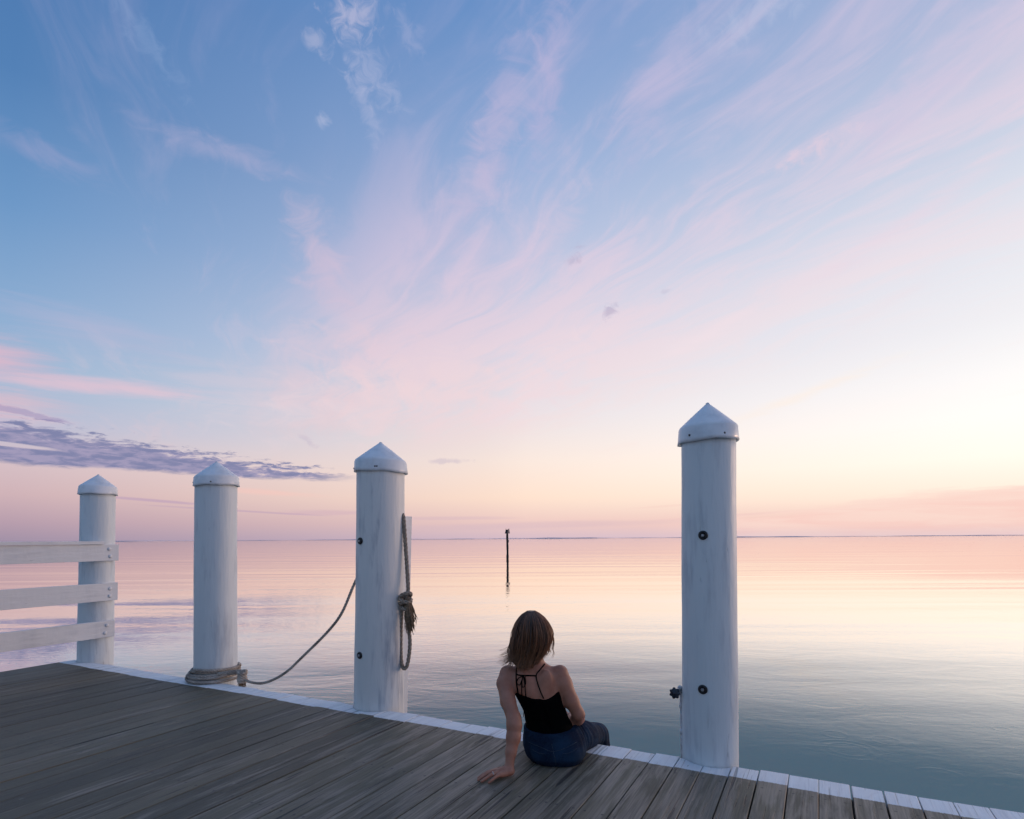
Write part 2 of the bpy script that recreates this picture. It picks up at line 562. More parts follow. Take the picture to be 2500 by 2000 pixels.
crk = gg.math('MAXIMUM', crk, crk2 * 0.8)
c = gg.mix(crk * 0.85, c, (0.012, 0.012, 0.013, 1))
spk = gg.smooth(gg.noise(gg.vec(x * 30.0, y * 22.0 + off, off), 1.0, 2, 0.5), 0.76, 0.80)
c = gg.mix(spk * 0.6, c, (0.25, 0.235, 0.22, 1))
# white end paint, uneven brushed border
wob = gg.noise(gg.vec(x * 90.0, y * 30.0 + off, off), 1.0, 4, 0.65)
edge_y = 3.151 + (rn - 0.5) * 0.022
wm = gg.smooth(y + (wob - 0.5) * 0.020, edge_y - 0.004, edge_y + 0.006)
chip = gg.smooth(grain * 0.45 + wob * 0.30 + grain_f * 0.25, 0.61, 0.66)
wcol = gg.mix(gg.smooth(patchy, .35, .7), (0.79, 0.80, 0.80, 1), (0.66, 0.67, 0.69, 1))
wcol = gg.mix(gg.smooth(grain_f, .5, .8) * 0.35, wcol, (0.30, 0.31, 0.34, 1))
wcol = gg.mix(crk * 0.6, wcol, (0.12, 0.12, 0.13, 1))
c = gg.mix(wm * (1.0 - chip * 0.85), c, wcol)
gg.set(b.inputs['Base Color'], c)
gg.set(b.inputs['Roughness'], 0.62 - worn * 0.12 + grain_f * 0.15 - 0.08)
nx_ = (x.abs() - 0.040)
ny_ = gg.math('PINGPONG', y - 3.08, 0.30)
nail = gg.smooth(gg.math('SQRT', nx_ * nx_ + ny_ * ny_), 0.0078, 0.0055)
c = gg.mix(nail * 0.8, c, (0.035, 0.028, 0.024, 1))
gg.set(b.inputs['Base Color'], c)
hgt = grain * 0.7 + grain_f * 0.5 - crk * 0.9 + wm * 0.15 + patchy * 0.4
gg.set(b.inputs['Normal'], gg.bump(hgt, 0.0035, 0.8))

# water
M_WATER, gg, b = material('calm_bay_water', 0.03, 0.5)
WATER_Z = -1.4
pos = S(gg, gg.n('ShaderNodeNewGeometry').outputs['Position'])
x, y, z = gg.xyz(pos)
ca, sa = math.cos(rad(27)), math.sin(rad(27))
wx = x * ca + y * sa          # across the view
wy = y * ca - x * sa          # away from the pier
w1 = gg.noise(gg.vec(wx * 0.55, wy * 1.0), 1.1, 3, 0.5, 0.5, dims='2D')
w2 = gg.noise(gg.vec(wx * 2.2 + wy * 0.9, wy * 4.2), 1.2, 3, 0.55, 0.5, dims='2D')
w4 = gg.noise(gg.vec(wx * 6.0 + wy * 1.5, wy * 11.0), 1.0, 2, 0.5, 0.4, dims='2D')
w3 = gg.noise(gg.vec(wx * 0.012, wy * 0.16), 1.0, 2, 0.5, 0.3, dims='2D')
calm = gg.noise(gg.vec(wx * 0.05, wy * 0.10), 1.0, 2, 0.5, dims='2D')
dist_ = gg.math('SQRT', x * x + y * y)
ruf = gg.smooth(calm, .38, .62, 0.45, 1.1) * gg.smooth(dist_, 8.0, 60.0, 1.0, 0.30)
h = (w1 * 0.010 + w2 * 0.0028 + w4 * 0.0010) * ruf + w3 * 0.075
RINGS = [(0.28, 8.34, 0.34), (0.28, 8.34, 0.23), (0.15, 8.89, 0.14), (0.72, 8.91, 0.16), (1.14, 7.85, 0.24), (2.14, 10.11, 0.1), (1.14, 7.85, 0.13)]   # rain-drop rings: x, y, radius
for rx, ry, rr in RINGS:
    qx, qy = x - rx, y - ry
    dd = gg.math('SQRT', qx * qx + qy * qy) - rr
    dd = dd / 0.020
    h = h + gg.math('EXPONENT', dd * dd * -1.0) * (0.0005 if rr < .3 else 0.0004)
nrm = gg.bump(h, 1.0, 1.0)
gg.set(b.inputs['Base Color'], (0.052, 0.195, 0.215, 1))     # turbid green body of the shallow bay
b.inputs['Roughness'].default_value = 0.6
b.inputs['Specular IOR Level'].default_value = 0.0
lw = gg.n('ShaderNodeLayerWeight')
lw.inputs['Blend'].default_value = 0.5
gg.set(lw.inputs['Normal'], nrm)
cosv = 1.0 - S(gg, lw.outputs['Facing'])
refl = gg.smooth(cosv, 0.105, 0.312, 1.0, 0.075)              # reflectance falls off towards steeper views
gl = gg.n('ShaderNodeBsdfGlossy')
gl.inputs['Roughness'].default_value = 0.02
gl.inputs['Color'].default_value = (1.0, 0.945, 0.895, 1.0)
gg.set(gl.inputs['Normal'], nrm)
mx = gg.n('ShaderNodeMixShader')
gg.set(mx.inputs[0], refl)
t_ = M_WATER.node_tree
t_.links.new(b.outputs[0], mx.inputs[1])
t_.links.new(gl.outputs[0], mx.inputs[2])
t_.links.new(mx.outputs[0], [n_ for n_ in t_.nodes if n_.type == 'OUTPUT_MATERIAL'][0].inputs[0])

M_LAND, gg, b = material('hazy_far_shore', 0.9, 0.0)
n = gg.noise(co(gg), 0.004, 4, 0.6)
gg.set(b.inputs['Base Color'], gg.mix(n, (0.66, 0.60, 0.68, 1), (0.74, 0.66, 0.72, 1)))  # distance haze is put into the pale lavender base colour

# ------------------------------------------------------------------ setting: water, far shore
WS = 45000.0
tag(mesh('water', [(-WS, -WS, WATER_Z), (WS, -WS, WATER_Z), (WS, WS, WATER_Z), (-WS, WS, WATER_Z)], [(0, 1, 2, 3)], M_WATER, smooth=False), kind='structure')

V, F = [], []
NS = 260
for i in range(NS):
    a = rad(-95 + 150 * i / (NS - 1))
    dist = 9000 + 900 * math.sin(i * 0.11) + 500 * math.sin(i * 0.37 + 1)
    hh = 17 + 7 * math.sin(i * 0.21 + .6) + 4 * math.sin(i * 0.83) + random.uniform(-1.5, 1.5)
    gap = math.sin(i * 0.052 + 0.3)
    hh *= 0.55 + 0.45 * max(0.0, min(1.0, gap + 0.9))
    hh *= 0.62
    if i > NS * 0.5:
        hh *= 0.65
    X, Y = dist * math.sin(a), dist * math.cos(a)
    X2, Y2 = (dist + 700) * math.sin(a), (dist + 700) * math.cos(a)
    V += [(X, Y, WATER_Z - .5), (X, Y, WATER_Z + hh * 0.8), (X2, Y2, WATER_Z + hh), (X2, Y2, WATER_Z - .5)]
    if i:
        k = 4 * i
        for j in range(3):
            F.append((k - 4 + j, k + j, k + j + 1, k - 3 + j))
tag(mesh('land', V, F, M_LAND), kind='structure')

# ------------------------------------------------------------------ pilings
POSTS = [  # x, y, radius, cap rim bottom z, tip z, bend
    (-6.554, 3.405, 0.155, 1.675, 1.890), (-4.682, 3.395, 0.169, 1.675, 1.898),
    (-2.858, 3.400, 0.178, 1.690, 1.920), (-0.540, 3.400, 0.147, 1.725, 1.950)]


def bolt(parent, at, nrm, R=0.025):
    """black washer with a galvanised bolt head"""
    n_ = Vector(nrm).normalized()
    q = n_.to_track_quat('Z', 'Y').to_matrix()

    def lathe(prof, sides):
        V, F = [], []
        for (rr, zz) in prof:
            for j in range(sides):
                a = 2 * math.pi * j / sides
                V.append(tuple(q @ Vector((rr * math.cos(a), rr * math.sin(a), zz)) + Vector(at)))
        for i in range(len(prof) - 1):
            for j in range(sides):
                F.append((i * sides + j, i * sides + (j + 1) % sides, (i + 1) * sides + (j + 1) % sides, (i + 1) * sides + j))
        F.append(tuple((len(prof) - 1) * sides + j for j in range(sides)))
        return V, F
    V, F = lathe([(R, -0.012), (R, 0.004), (R * .92, 0.008), (R * .45, 0.010), (R * .40, 0.005)], 24)
    w = mesh('washer', V, F, M_BLACK, parent)
    V, F = lathe([(R * .36, 0.002), (R * .36, 0.012), (R * .28, 0.016)], 6)
    mesh('bolt_head', V, F, M_STEEL, w, False)
    return w


def piling(i, label, mat, lean=(0, 0), dent=0.0):
    cx, cy, R, zr, zt = POSTS[i]
    root = empty('piling', (cx, cy, WATER_Z))
    tag(root, label, 'piling', 'white pilings along the pier edge')
    rs = np.random.default_rng(20 + i)
    ph = rs.uniform(0, 6.28, 8)
    n, V, F = 40, [], []
    zs = np.linspace(WATER_Z - 1.2, zr + 0.05, 46)
    for z in zs:
        for j in range(n):
            a = 2 * math.pi * j / n
            w = 1 + 0.012 * math.sin(2 * a + ph[0] + z * .6) + 0.008 * math.sin(3 * a + ph[1] - z * 1.3) + 0.004 * math.sin(7 * a + ph[2]) \
                + 0.007 * math.sin(z * 3.1 + ph[3] + a) + 0.0035 * math.sin(z * 9 + ph[4] + 2 * a) + 0.002 * math.sin(z * 17 + 5 * a + ph[5])
            w *= 1.0 + 0.03 * (0.5 - (z - 0.0) / 1.8) * (1 if z > -0.2 else 1)
            V.append((R * w * math.cos(a) + lean[0] * (z - .8), R * w * math.sin(a) + lean[1] * (z - .8), z - WATER_Z))
    for k in range(len(zs) - 1):
        for j in range(n):
            F.append((k * n + j, k * n + (j + 1) % n, (k + 1) * n + (j + 1) % n, (k + 1) * n + j))
    F.append(tuple((len(zs) - 1) * n + j for j in range(n)))
    mesh('shaft', V, F, mat, root)
    # conical cap with a skirt
    sk = 0.085
    Rc = R * 0.985 + 0.017
    prof = [(Rc - 0.012, zr + 0.012), (Rc - 0.003, zr), (Rc + 0.003, zr + 0.001), (Rc, zr + 0.02), (Rc - 0.004, zr + sk - 0.008), (Rc - 0.010, zr + sk + 0.004)]
    zc0, zc1 = zr + sk + 0.004, zt
    for t in np.linspace(0.08, 0.94, 9):
        prof.append(((Rc - 0.010) * (1 - t) + 0.002 * math.sin(math.pi * t), zc0 + (zc1 - zc0) * t))
    prof += [(0.010, zt - 0.0035), (0.004, zt - 0.0005)]
    V, F = [], []
    n = 48
    ox, oy = lean[0] * (zr - .8), lean[1] * (zr - .8)
    for pi_, (rr, zz) in enumerate(prof):
        for j in range(n):
            a = 2 * math.pi * j / n
            q = rr
            zq = zz
            skirt = max(0.0, 1 - (zz - zr) / 0.09)
            q += skirt * 0.004 * math.sin(3 * a + ph[5])
            zq += q * 0.030 * math.sin(a + ph[3]) + skirt * (0.004 * math.sin(a + ph[6]) + 0.003 * math.sin(5 * a + ph[7]))
            if dent:
                da = (a - rad(-35) + math.pi) % (2 * math.pi) - math.pi
                bulge = math.exp(-(da / 0.55) ** 2)
                q += dent * bulge * (skirt * 1.3 - 0.6 * math.exp(-((zz - zr - .13) / .05) ** 2))
            V.append((q * math.cos(a) + ox, q * math.sin(a) + oy, zq - WATER_Z))
    for k in range(len(prof) - 1):
        for j in range(n):
            F.append((k * n + j, k * n + (j + 1) % n, (k + 1) * n + (j + 1) % n, (k + 1) * n + j))
    F.append(tuple((len(prof) - 1) * n + j for j in range(n)))
    cap = mesh('cap', V, F, M_CAP, root)
    for a in ((-118, -50) if i != 2 else (-135, -62, -58)):
        a = rad(a)
        B_ = Bag()
        d = np.array([math.cos(a), math.sin(a), 0])
        c0 = np.array([ox, oy, zr - WATER_Z + 0.028]) + d * (Rc - 0.004)
        B_.tube([c0, c0 + d * 0.004, c0 + d * 0.0065], [0.0065, 0.0065, 0.004], 8)
        B_.build('screw', M_SCREW, cap)
    return root


p1 = piling(0, 'white round piling with a dented pointed cap where the railing ends', M_POST, (0.004, 0), 0.012)
p2 = piling(1, 'white round piling with thick rope coiled around its foot', M_POST, (-0.006, 0))
p3 = piling(2, 'white stained piling with two black bolts and a rope hanging behind', M_POST_STAIN, (0.008, 0))
p4 = piling(3, 'tall white piling with two black bolts beside the water valve', M_POST, (0.010, 0))
for root, pts in ((p4, [(-0.006, 1.211), (-0.012, 0.395)]), (p3, [(-0.034, 1.191), (-0.030, 0.382)])):
    cx, cy, R = root.location.x, root.location.y, (POSTS[3] if root is p4 else POSTS[2])[2]
    for bx_, bz in pts:
        yy = -math.sqrt(R * R - bx_ * bx_)
        lean = 0.010 if root is p4 else 0.008
        bolt(root, (bx_ + lean * (bz - .8), yy * 1.0, bz - WATER_Z), (bx_ * .8, yy, 0))
# board bolted to the water side of the third piling
Bg = Bag()
Bg.box((0.100, 0.120, -0.9), (0.138, 0.205, 1.372 - WATER_Z), 0.004)
Bg.V = [(v[0] - 0.045 * (1.372 - WATER_Z - v[2]) / 1.4, v[1], v[2]) for v in Bg.V]
Bg.build('board', M_RAIL, p3, False)

# ------------------------------------------------------------------ deck: beams plus single planks
EDGE_Y, PITCH_X, X0 = 3.312, 0.1343, 0.113
DECK_X0, DECK_X1, DECK_Y0 = -6.72, 2.9, -4.5
Bg = Bag()
Bg.box((DECK_X0 + .05, EDGE_Y - 0.36, -0.32), (DECK_X1, EDGE_Y - 0.085, -0.0405))  # edge beam widened to block light from below showing through the plank gaps
for yb in np.arange(DECK_Y0 + .1, EDGE_Y - 0.6, 0.4):
    Bg.box((DECK_X0 + .05, yb, -0.24), (DECK_X1, yb + 0.045, -0.043))
Bg.box((DECK_X0 + .006, DECK_Y0, -0.29), (DECK_X0 + .046, EDGE_Y - 0.43, -0.046))
deck = Bg.build('deck', M_BEAM, None, False)
tag(deck, kind='structure')


def plank(xa, xb, end_y, lift, tilt):
    """one deck board running out to the pier edge, notched where a piling stands"""
    xm = (xa + xb) / 2
    near_post = any(xb > P[0] - P[2] - .02 and xa < P[0] + P[2] + .02 for P in POSTS)
    bv = 0.0022
    xs = [xa, xa + bv] + list(np.linspace(xa + bv, xb - bv, 12 if near_post else 4)[1:-1]) + [xb - bv, xb]
    def stop(x):
        e = end_y
        for P in POSTS:
            R = P[2] * 1.035 + 0.004
            if abs(x - P[0]) < R:
                e = min(e, P[1] - math.sqrt(R * R - (x - P[0]) ** 2))
        return e
    ts = [0, .35, .62, .82, .93, .985, 1.0]
    V, F = [], []
    n = len(xs)
    th = 0.038
    for ti, t in enumerate(ts):
        for k, x in enumerate(xs):
            e = stop(x)
            yy = DECK_Y0 + (e - DECK_Y0) * t
            zz = lift + tilt * (x - xm) - (bv if k in (0, n - 1) else 0) - (0.003 if ti == len(ts) - 1 else 0)
            V.append((x - xm, yy, zz))
    for t in range(len(ts) - 1):
        for k in range(n - 1):
            F.append((t * n + k, t * n + k + 1, (t + 1) * n + k + 1, (t + 1) * n + k))
    b0 = len(V)
    for t in range(len(ts)):                       # side skirts
        for k in (0, n - 1):
            v = V[t * n + k]
            V.append((v[0], v[1], -th))
    for t in range(len(ts) - 1):
        F.append((t * n, (t + 1) * n, b0 + 2 * t + 2, b0 + 2 * t))
        F.append((t * n + n - 1, b0 + 2 * t + 1, b0 + 2 * t + 3, (t + 1) * n + n - 1))
    e0 = len(V)
    T = (len(ts) - 1) * n
    for k in range(n):                             # end grain face
        v = V[T + k]
        V.append((v[0], v[1], -th))
    for k in range(n - 1):
        F.append((T + k, T + k + 1, e0 + k + 1, e0 + k))
    o = mesh('plank', V, F, M_DECK, deck, False)
    o.location = (xm, 0, 0)
    return o


k0 = int(math.floor((DECK_X0 - X0) / PITCH_X))
x_prev = None
xk = X0 + k0 * PITCH_X
WIDE_GAP = {-10: 0.008, -4: .007, -3: .007, 0: .009, 1: .008, 2: .006, -2: .005, -22: .006}
rr_ = random.Random(3)
edges = {}
for k in range(k0, int((DECK_X1 - X0) / PITCH_X) + 2):
    edges[k] = X0 + k * PITCH_X + rr_.uniform(-.004, .004)
for k in range(k0, int((DECK_X1 - X0) / PITCH_X) + 1):
    ga = WIDE_GAP.get(k, rr_.uniform(.003, .0055)) / 2
    gb = WIDE_GAP.get(k + 1, rr_.uniform(.003, .0055)) / 2
    plank(edges[k] + ga, edges[k + 1] - gb, EDGE_Y + rr_.uniform(-.010, .010), rr_.uniform(-.0025, .0015), rr_.uniform(-.012, .012))

# ------------------------------------------------------------------ railing on the left end of the pier
rail = empty('railing', (-6.408, 0.0, 0.0))
tag(rail, 'white railing of three boards fixed to the dented leftmost piling', 'railing')
RY1 = 3.515
for z0, z1, y1, nm in ((1.003, 1.168, RY1, 'rail'), (0.602, 0.780, RY1 - .005, 'rail'), (0.236, 0.403, RY1 - .03, 'rail')):
    Bg = Bag()
    Bg.box((0.0, -4.4, z0), (0.038, y1, z1), 0.003)
    rl = Bg.build(nm, M_RAIL, rail, False)
    for dz_ in (0.045, 0.12):
        Bb = Bag()
        c0 = np.array([0.037, y1 - 0.085 + rr_.uniform(-.01, .01), z0 + dz_])
        Bb.tube([c0, c0 + [0.006, 0, 0], c0 + [0.011, 0, 0]], [0.018, 0.018, 0.009], 10)
        Bb.build('bolt_head', M_RAIL, rl)
Bg = Bag()
Bg.box((-0.045, -4.4, 1.170), (0.055, RY1 - .15, 1.203), 0.003)
Bg.build('cap_board', M_RAIL, rail, False)

# ------------------------------------------------------------------ ropes
cx, cy, R, _, _ = POSTS[1]
rope = empty('mooring_rope', (cx, cy, 0.0))
tag(rope, 'mooring rope coiled round a piling foot and slung across to the stained piling', 'rope')
# coil: five turns
RR = 0.0132
path = []
turns = 4.3
for t in np.linspace(0, turns, int(turns * 40)):
    a = -2 * math.pi * t + rad(20)
    rad_ = R * 1.02 + RR + 0.006 * math.sin(t * 3.1) + (0.030 if t < 0.6 else 0.012 * math.sin(t * 1.7 + 1) ** 2)
    z = RR + 0.002 + 0.0225 * t + 0.004 * math.sin(a * 2 + t)
    path.append((rad_ * math.cos(a), rad_ * math.sin(a), z))
rope_bag(path, RR).build('coil', M_ROPE, rope)
# loose outer turn crossing diagonally towards the knot
path = []
for t in np.linspace(0, 1, 40):
    a = rad(-172) + rad(165) * t
    rad_ = R + RR * 3.0 + 0.006 * math.sin(t * 5) + 0.05 * max(0, t - .75)
    path.append((rad_ * math.cos(a), rad_ * math.sin(a), 0.030 + 0.040 * t ** 1.2 + 0.010 * math.sin(t * 6)))
KN = np.array([0.360, -0.010, 0.052])              # knot centre, local
path.append(tuple(KN + [-0.03, 0, 0.035]))
path.append(tuple(KN + [0.01, 0, 0.045]))
rope_bag(spline(path, 3), RR).build('outer_turn', M_ROPE, rope)
path = [(R * .90, -0.09, 0.080), (R + .05, -0.10, 0.088), tuple(KN + [-.03, -.01, .05]), tuple(KN + [0.02, 0, 0.03])]
rope_bag(spline(path, 8), RR * .95).build('tail', M_ROPE, rope)
# seizing: wraps round the bundle
Bk = Bag()
path = []
for t in np.linspace(0, 5.2, 140):
    a = 2 * math.pi * t
    w = 0.030 + 0.004 * math.sin(t * 2)
    path.append(tuple(KN + [w * math.cos(a) * 0.9, w * math.sin(a), 0.052 - 0.0185 * t]))
rope_bag(path, 0.0125, bag=Bk)
kn = Bk.build('knot', M_ROPE, rope)
Bk = Bag()
for k in range(60):
    a = rng.uniform(0, 6.28)
    w = rng.uniform(0, .026)
    c0 = KN + [w * math.cos(a), w * math.sin(a), -0.035]
    L_ = rng.uniform(.03, .065)
    Bk.tube([c0, c0 + [rng.normal(0, .004), rng.normal(0, .004), -L_ * .5], c0 + [rng.normal(0, .009), rng.normal(0, .009), -L_]], [.0032, .003, .001], 4)
Bk.build('frayed_end', M_FRAY, kn)
# slung line to the back of the third piling
wp = [tuple(KN + [0.0, 0, -0.012])] + [(X - cx, Y - cy, Z) for X, Y, Z in ((-4.210, 3.388, 0.018), (-4.042, 3.390, 0.035), (-3.834, 3.400, 0.131), (-3.645, 3.420, 0.284), (-3.412, 3.440, 0.484), (-3.284, 3.460, 0.636), (-3.182, 3.480, 0.851), (-3.095, 3.51, 1.03), (-2.99, 3.55, 1.20))]
rope_bag(spline(wp, 10), 0.0115, 0.075).build('slung_line', M_ROPE, rope)

# rope hanging behind the third piling
cx, cy, R, _, _ = POSTS[2]
hang = empty('hanging_rope', (cx, cy, 0.74))
tag(hang, 'knotted rope with frayed tassel hanging on the right side of the stained piling', 'rope')
def hp(pts):
    return [(X - cx - .012, Y - cy, Z - .74) for X, Y, Z in pts]
RH = 0.0150
rope_bag(spline(hp([(-2.70, 3.47, 1.385), (-2.668, 3.445, 1.372), (-2.655, 3.44, 1.30), (-2.640, 3.44, 1.12), (-2.625, 3.44, .93), (-2.612, 3.43, .82), (-2.615, 3.42, .75)]), 8), RH).build('standing_part', M_ROPE_OLD, hang)
rope_bag(spline(hp([(-2.655, 3.42, .72), (-2.668, 3.42, .60), (-2.672, 3.42, .45), (-2.668, 3.42, .33), (-2.645, 3.42, .272), (-2.615, 3.42, .300), (-2.597, 3.42, .38), (-2.590, 3.42, .48), (-2.604, 3.42, .58), (-2.625, 3.42, .68)]), 8), RH * .95).build('loop', M_ROPE_OLD, hang)
Bk = Bag()
KC = np.array([-2.634 - cx, 3.41 - cy, .745 - .74])
for (tilt_, zoff, sc) in ((0.5, .05, 1.0), (-0.45, .028, 1.05), (0.25, .0, .95), (-0.2, -.035, .8)):
    path = []
    for t in np.linspace(0, 1.05, 34):
        a = 2 * math.pi * t
        path.append(tuple(KC + [sc * .040 * math.cos(a), sc * .036 * math.sin(a), zoff + tilt_ * .045 * math.cos(a + .5)]))
    rope_bag(path, RH * .95, bag=Bk)
kn = Bk.build('knot', M_ROPE_OLD, hang)
Bk = Bag()
for k in range(190):
    c0 = KC + [rng.uniform(0.0, .045), rng.uniform(-.025, .025), rng.uniform(-.03, .03)]
    L_ = rng.uniform(.10, .21)
    sw = rng.normal(.020, .012)
    Bk.tube([c0, c0 + [sw * .6 + rng.normal(0, .004), rng.normal(0, .005), -L_ * .4], c0 + [sw + rng.normal(0, .006), rng.normal(0, .008), -L_ * .75],
             c0 + [sw * 1.3 + rng.normal(0, .01), rng.normal(0, .01), -L_]], [.0036, .0034, .0028, .001], 4)
Bk.build('tassel', M_FRAY, kn)

# ------------------------------------------------------------------ water valve beside the fourth piling
sp = empty('water_valve', (-0.700, 3.40, 0.0))
tag(sp, 'dark round valve handle on a thin white pipe beside the tallest piling', 'valve')
Bg = Bag()
Bg.tube(spline([(0.006, 0, -1.3), (0.006, 0, 0.0), (0.004, 0, 0.30), (0.002, -.004, 0.345), (-.004, -.02, .362)], 5), 0.0125, 12)
for zz in (-.2, .1, .245):
    Bg.tube([(0.006, 0, zz), (0.006, 0, zz + .028)], 0.0165, 12)
Bg.build('pipe', M_PVC, sp)
Bg = Bag()
Bg.tube([(-.004, -.012, .350), (-.010, -.040, .346), (-.016, -.062, .342)], [.013, .012, .009], 10)
vb = Bg.build('valve_body', M_STEEL, sp)
V, F = [], []
n = 56
hc = Vector((-.020, -.066, .338))
dirn = Vector((-.22, -1, .12)).normalized()
q = dirn.to_track_quat('Z', 'Y').to_matrix()
prof = [(0.0, -.010), (.80, -.010), (1.0, -.005), (1.0, .005), (.80, .010), (.35, .007), (.30, .013), (0.001, .014)]
for rr2, zz in prof:
    for j in range(n):
        a = 2 * math.pi * j / n
        w = .0285 * (1 + 0.13 * math.cos(7 * a) * (1 if rr2 > .7 else 0)) * rr2
        V.append(tuple(hc + q @ Vector((w * math.cos(a), w * math.sin(a), zz))))
for i in range(len(prof) - 1):
    for j in range(n):
        F.append((i * n + j, i * n + (j + 1) % n, (i + 1) * n + (j + 1) % n, (i + 1) * n + j))
mesh('hand_wheel', V, F, M_NAVY, sp)

# ------------------------------------------------------------------ channel marker out in the bay
mk = empty('channel_marker', (-35.26, 66.67) + (WATER_Z,), rad(27))
tag(mk, 'dark wooden channel marker pole standing in the water', 'marker')
zs = np.linspace(-1.0, 3.30, 26)
Bg = Bag()
Bg.tube([(0.015 * math.sin(z * 1.7), 0, z) for z in zs], [0.140 + 0.008 * math.sin(z * 5.1) + (0.02 * rng.random() if z < .5 else 0) for z in zs], 14)
Bg.build('pole', M_MARK, mk)
for pts, m in (([(-.32, -.10, 3.26), (0.03, -.34, 3.26), (0.09, -.22, 3.76), (-.20, -.02, 3.76)], M_MARKD), ([(0.03, -.34, 3.26), (.32, -.04, 3.26), (.24, .04, 3.90), (.09, -.22, 3.76)], M_MARKP)):
    P = [Vector(q) for q in pts]
    nn = (P[1] - P[0]).cross(P[3] - P[0]).normalized() * 0.03
    V = [tuple(q) for q in P] + [tuple(q + nn * -1) for q in P]
    mesh('daymark_panel', V, [(0, 1, 2, 3), (7, 6, 5, 4), (0, 4, 5, 1), (1, 5, 6, 2), (2, 6, 7, 3), (3, 7, 4, 0)], m, mk, False)
Bg = Bag()
Bg.tube([(-.19, -.02, 3.74), (-.18, -.02, 3.92)], .016, 6)
Bg.build('spike', M_MARK, mk)
Bg = Bag()
Bg.box((.10, -.165, 2.10), (.19, -.135, 2.45))
Bg.build('plate', M_MARKP, mk, False)

# ------------------------------------------------------------------ seated person (implicit surfaces meshed with surface nets)
def smin(a, b_, k):
    h_ = np.clip(0.5 + 0.5 * (b_ - a) / k, 0, 1)
    return b_ * (1 - h_) + a * h_ - k * h_ * (1 - h_)


def cone(p, a, b_, ra, rb):
    a, b_ = np.array(a, np.float32), np.array(b_, np.float32)
    ab = b_ - a
    t = np.clip(((p - a) @ ab) / (ab @ ab), 0, 1)
    return np.linalg.norm(p - a - t[:, None] * ab, axis=1) - (ra + (rb - ra) * t)


def ell(p, c, rr, yaw=0.0):
    q = p - np.array(c, np.float32)
    if yaw:
        c_, s_ = math.cos(yaw), math.sin(yaw)
        q = np.stack([q[:, 0] * c_ + q[:, 1] * s_, -q[:, 0] * s_ + q[:, 1] * c_, q[:, 2]], 1)
    rr = np.array(rr, np.float32)
    k0_ = np.linalg.norm(q / rr, axis=1)
    k1_ = np.linalg.norm(q / (rr * rr), axis=1) + 1e-9
    return k0_ * (k0_ - 1) / k1_


def loft(p, tab, yaw=0.0, pw=2.0):
    """stack of elliptical slices: rows z, cx, cy, half width, half depth"""
    tab = np.array(tab, np.float32)
    zz = np.linspace(tab[0, 0], tab[-1, 0], 160)
    sm = [np.convolve(np.pad(np.interp(zz, tab[:, 0], tab[:, i]), 7, mode='edge'), np.hanning(17)[1:-1] / np.hanning(17)[1:-1].sum(), 'valid') for i in range(1, 5)]
    z = np.clip(p[:, 2], zz[0], zz[-1])
    cx_, cy_, w, d = [np.interp(z, zz, q) for q in sm]
    X, Y = p[:, 0] - cx_, p[:, 1] - cy_
    if yaw:
        c_, s_ = math.cos(yaw), math.sin(yaw)
        X, Y = X * c_ + Y * s_, -X * s_ + Y * c_
    rr = (np.abs(X / w) ** pw + np.abs(Y / d) ** pw) ** (1 / pw)
    f_ = (rr - 1) * np.minimum(w, d)
    over = np.maximum(p[:, 2] - zz[-1], zz[0] - p[:, 2])
    return np.where(over > 0, np.sqrt(np.maximum(f_, 0) ** 2 + over ** 2), f_)


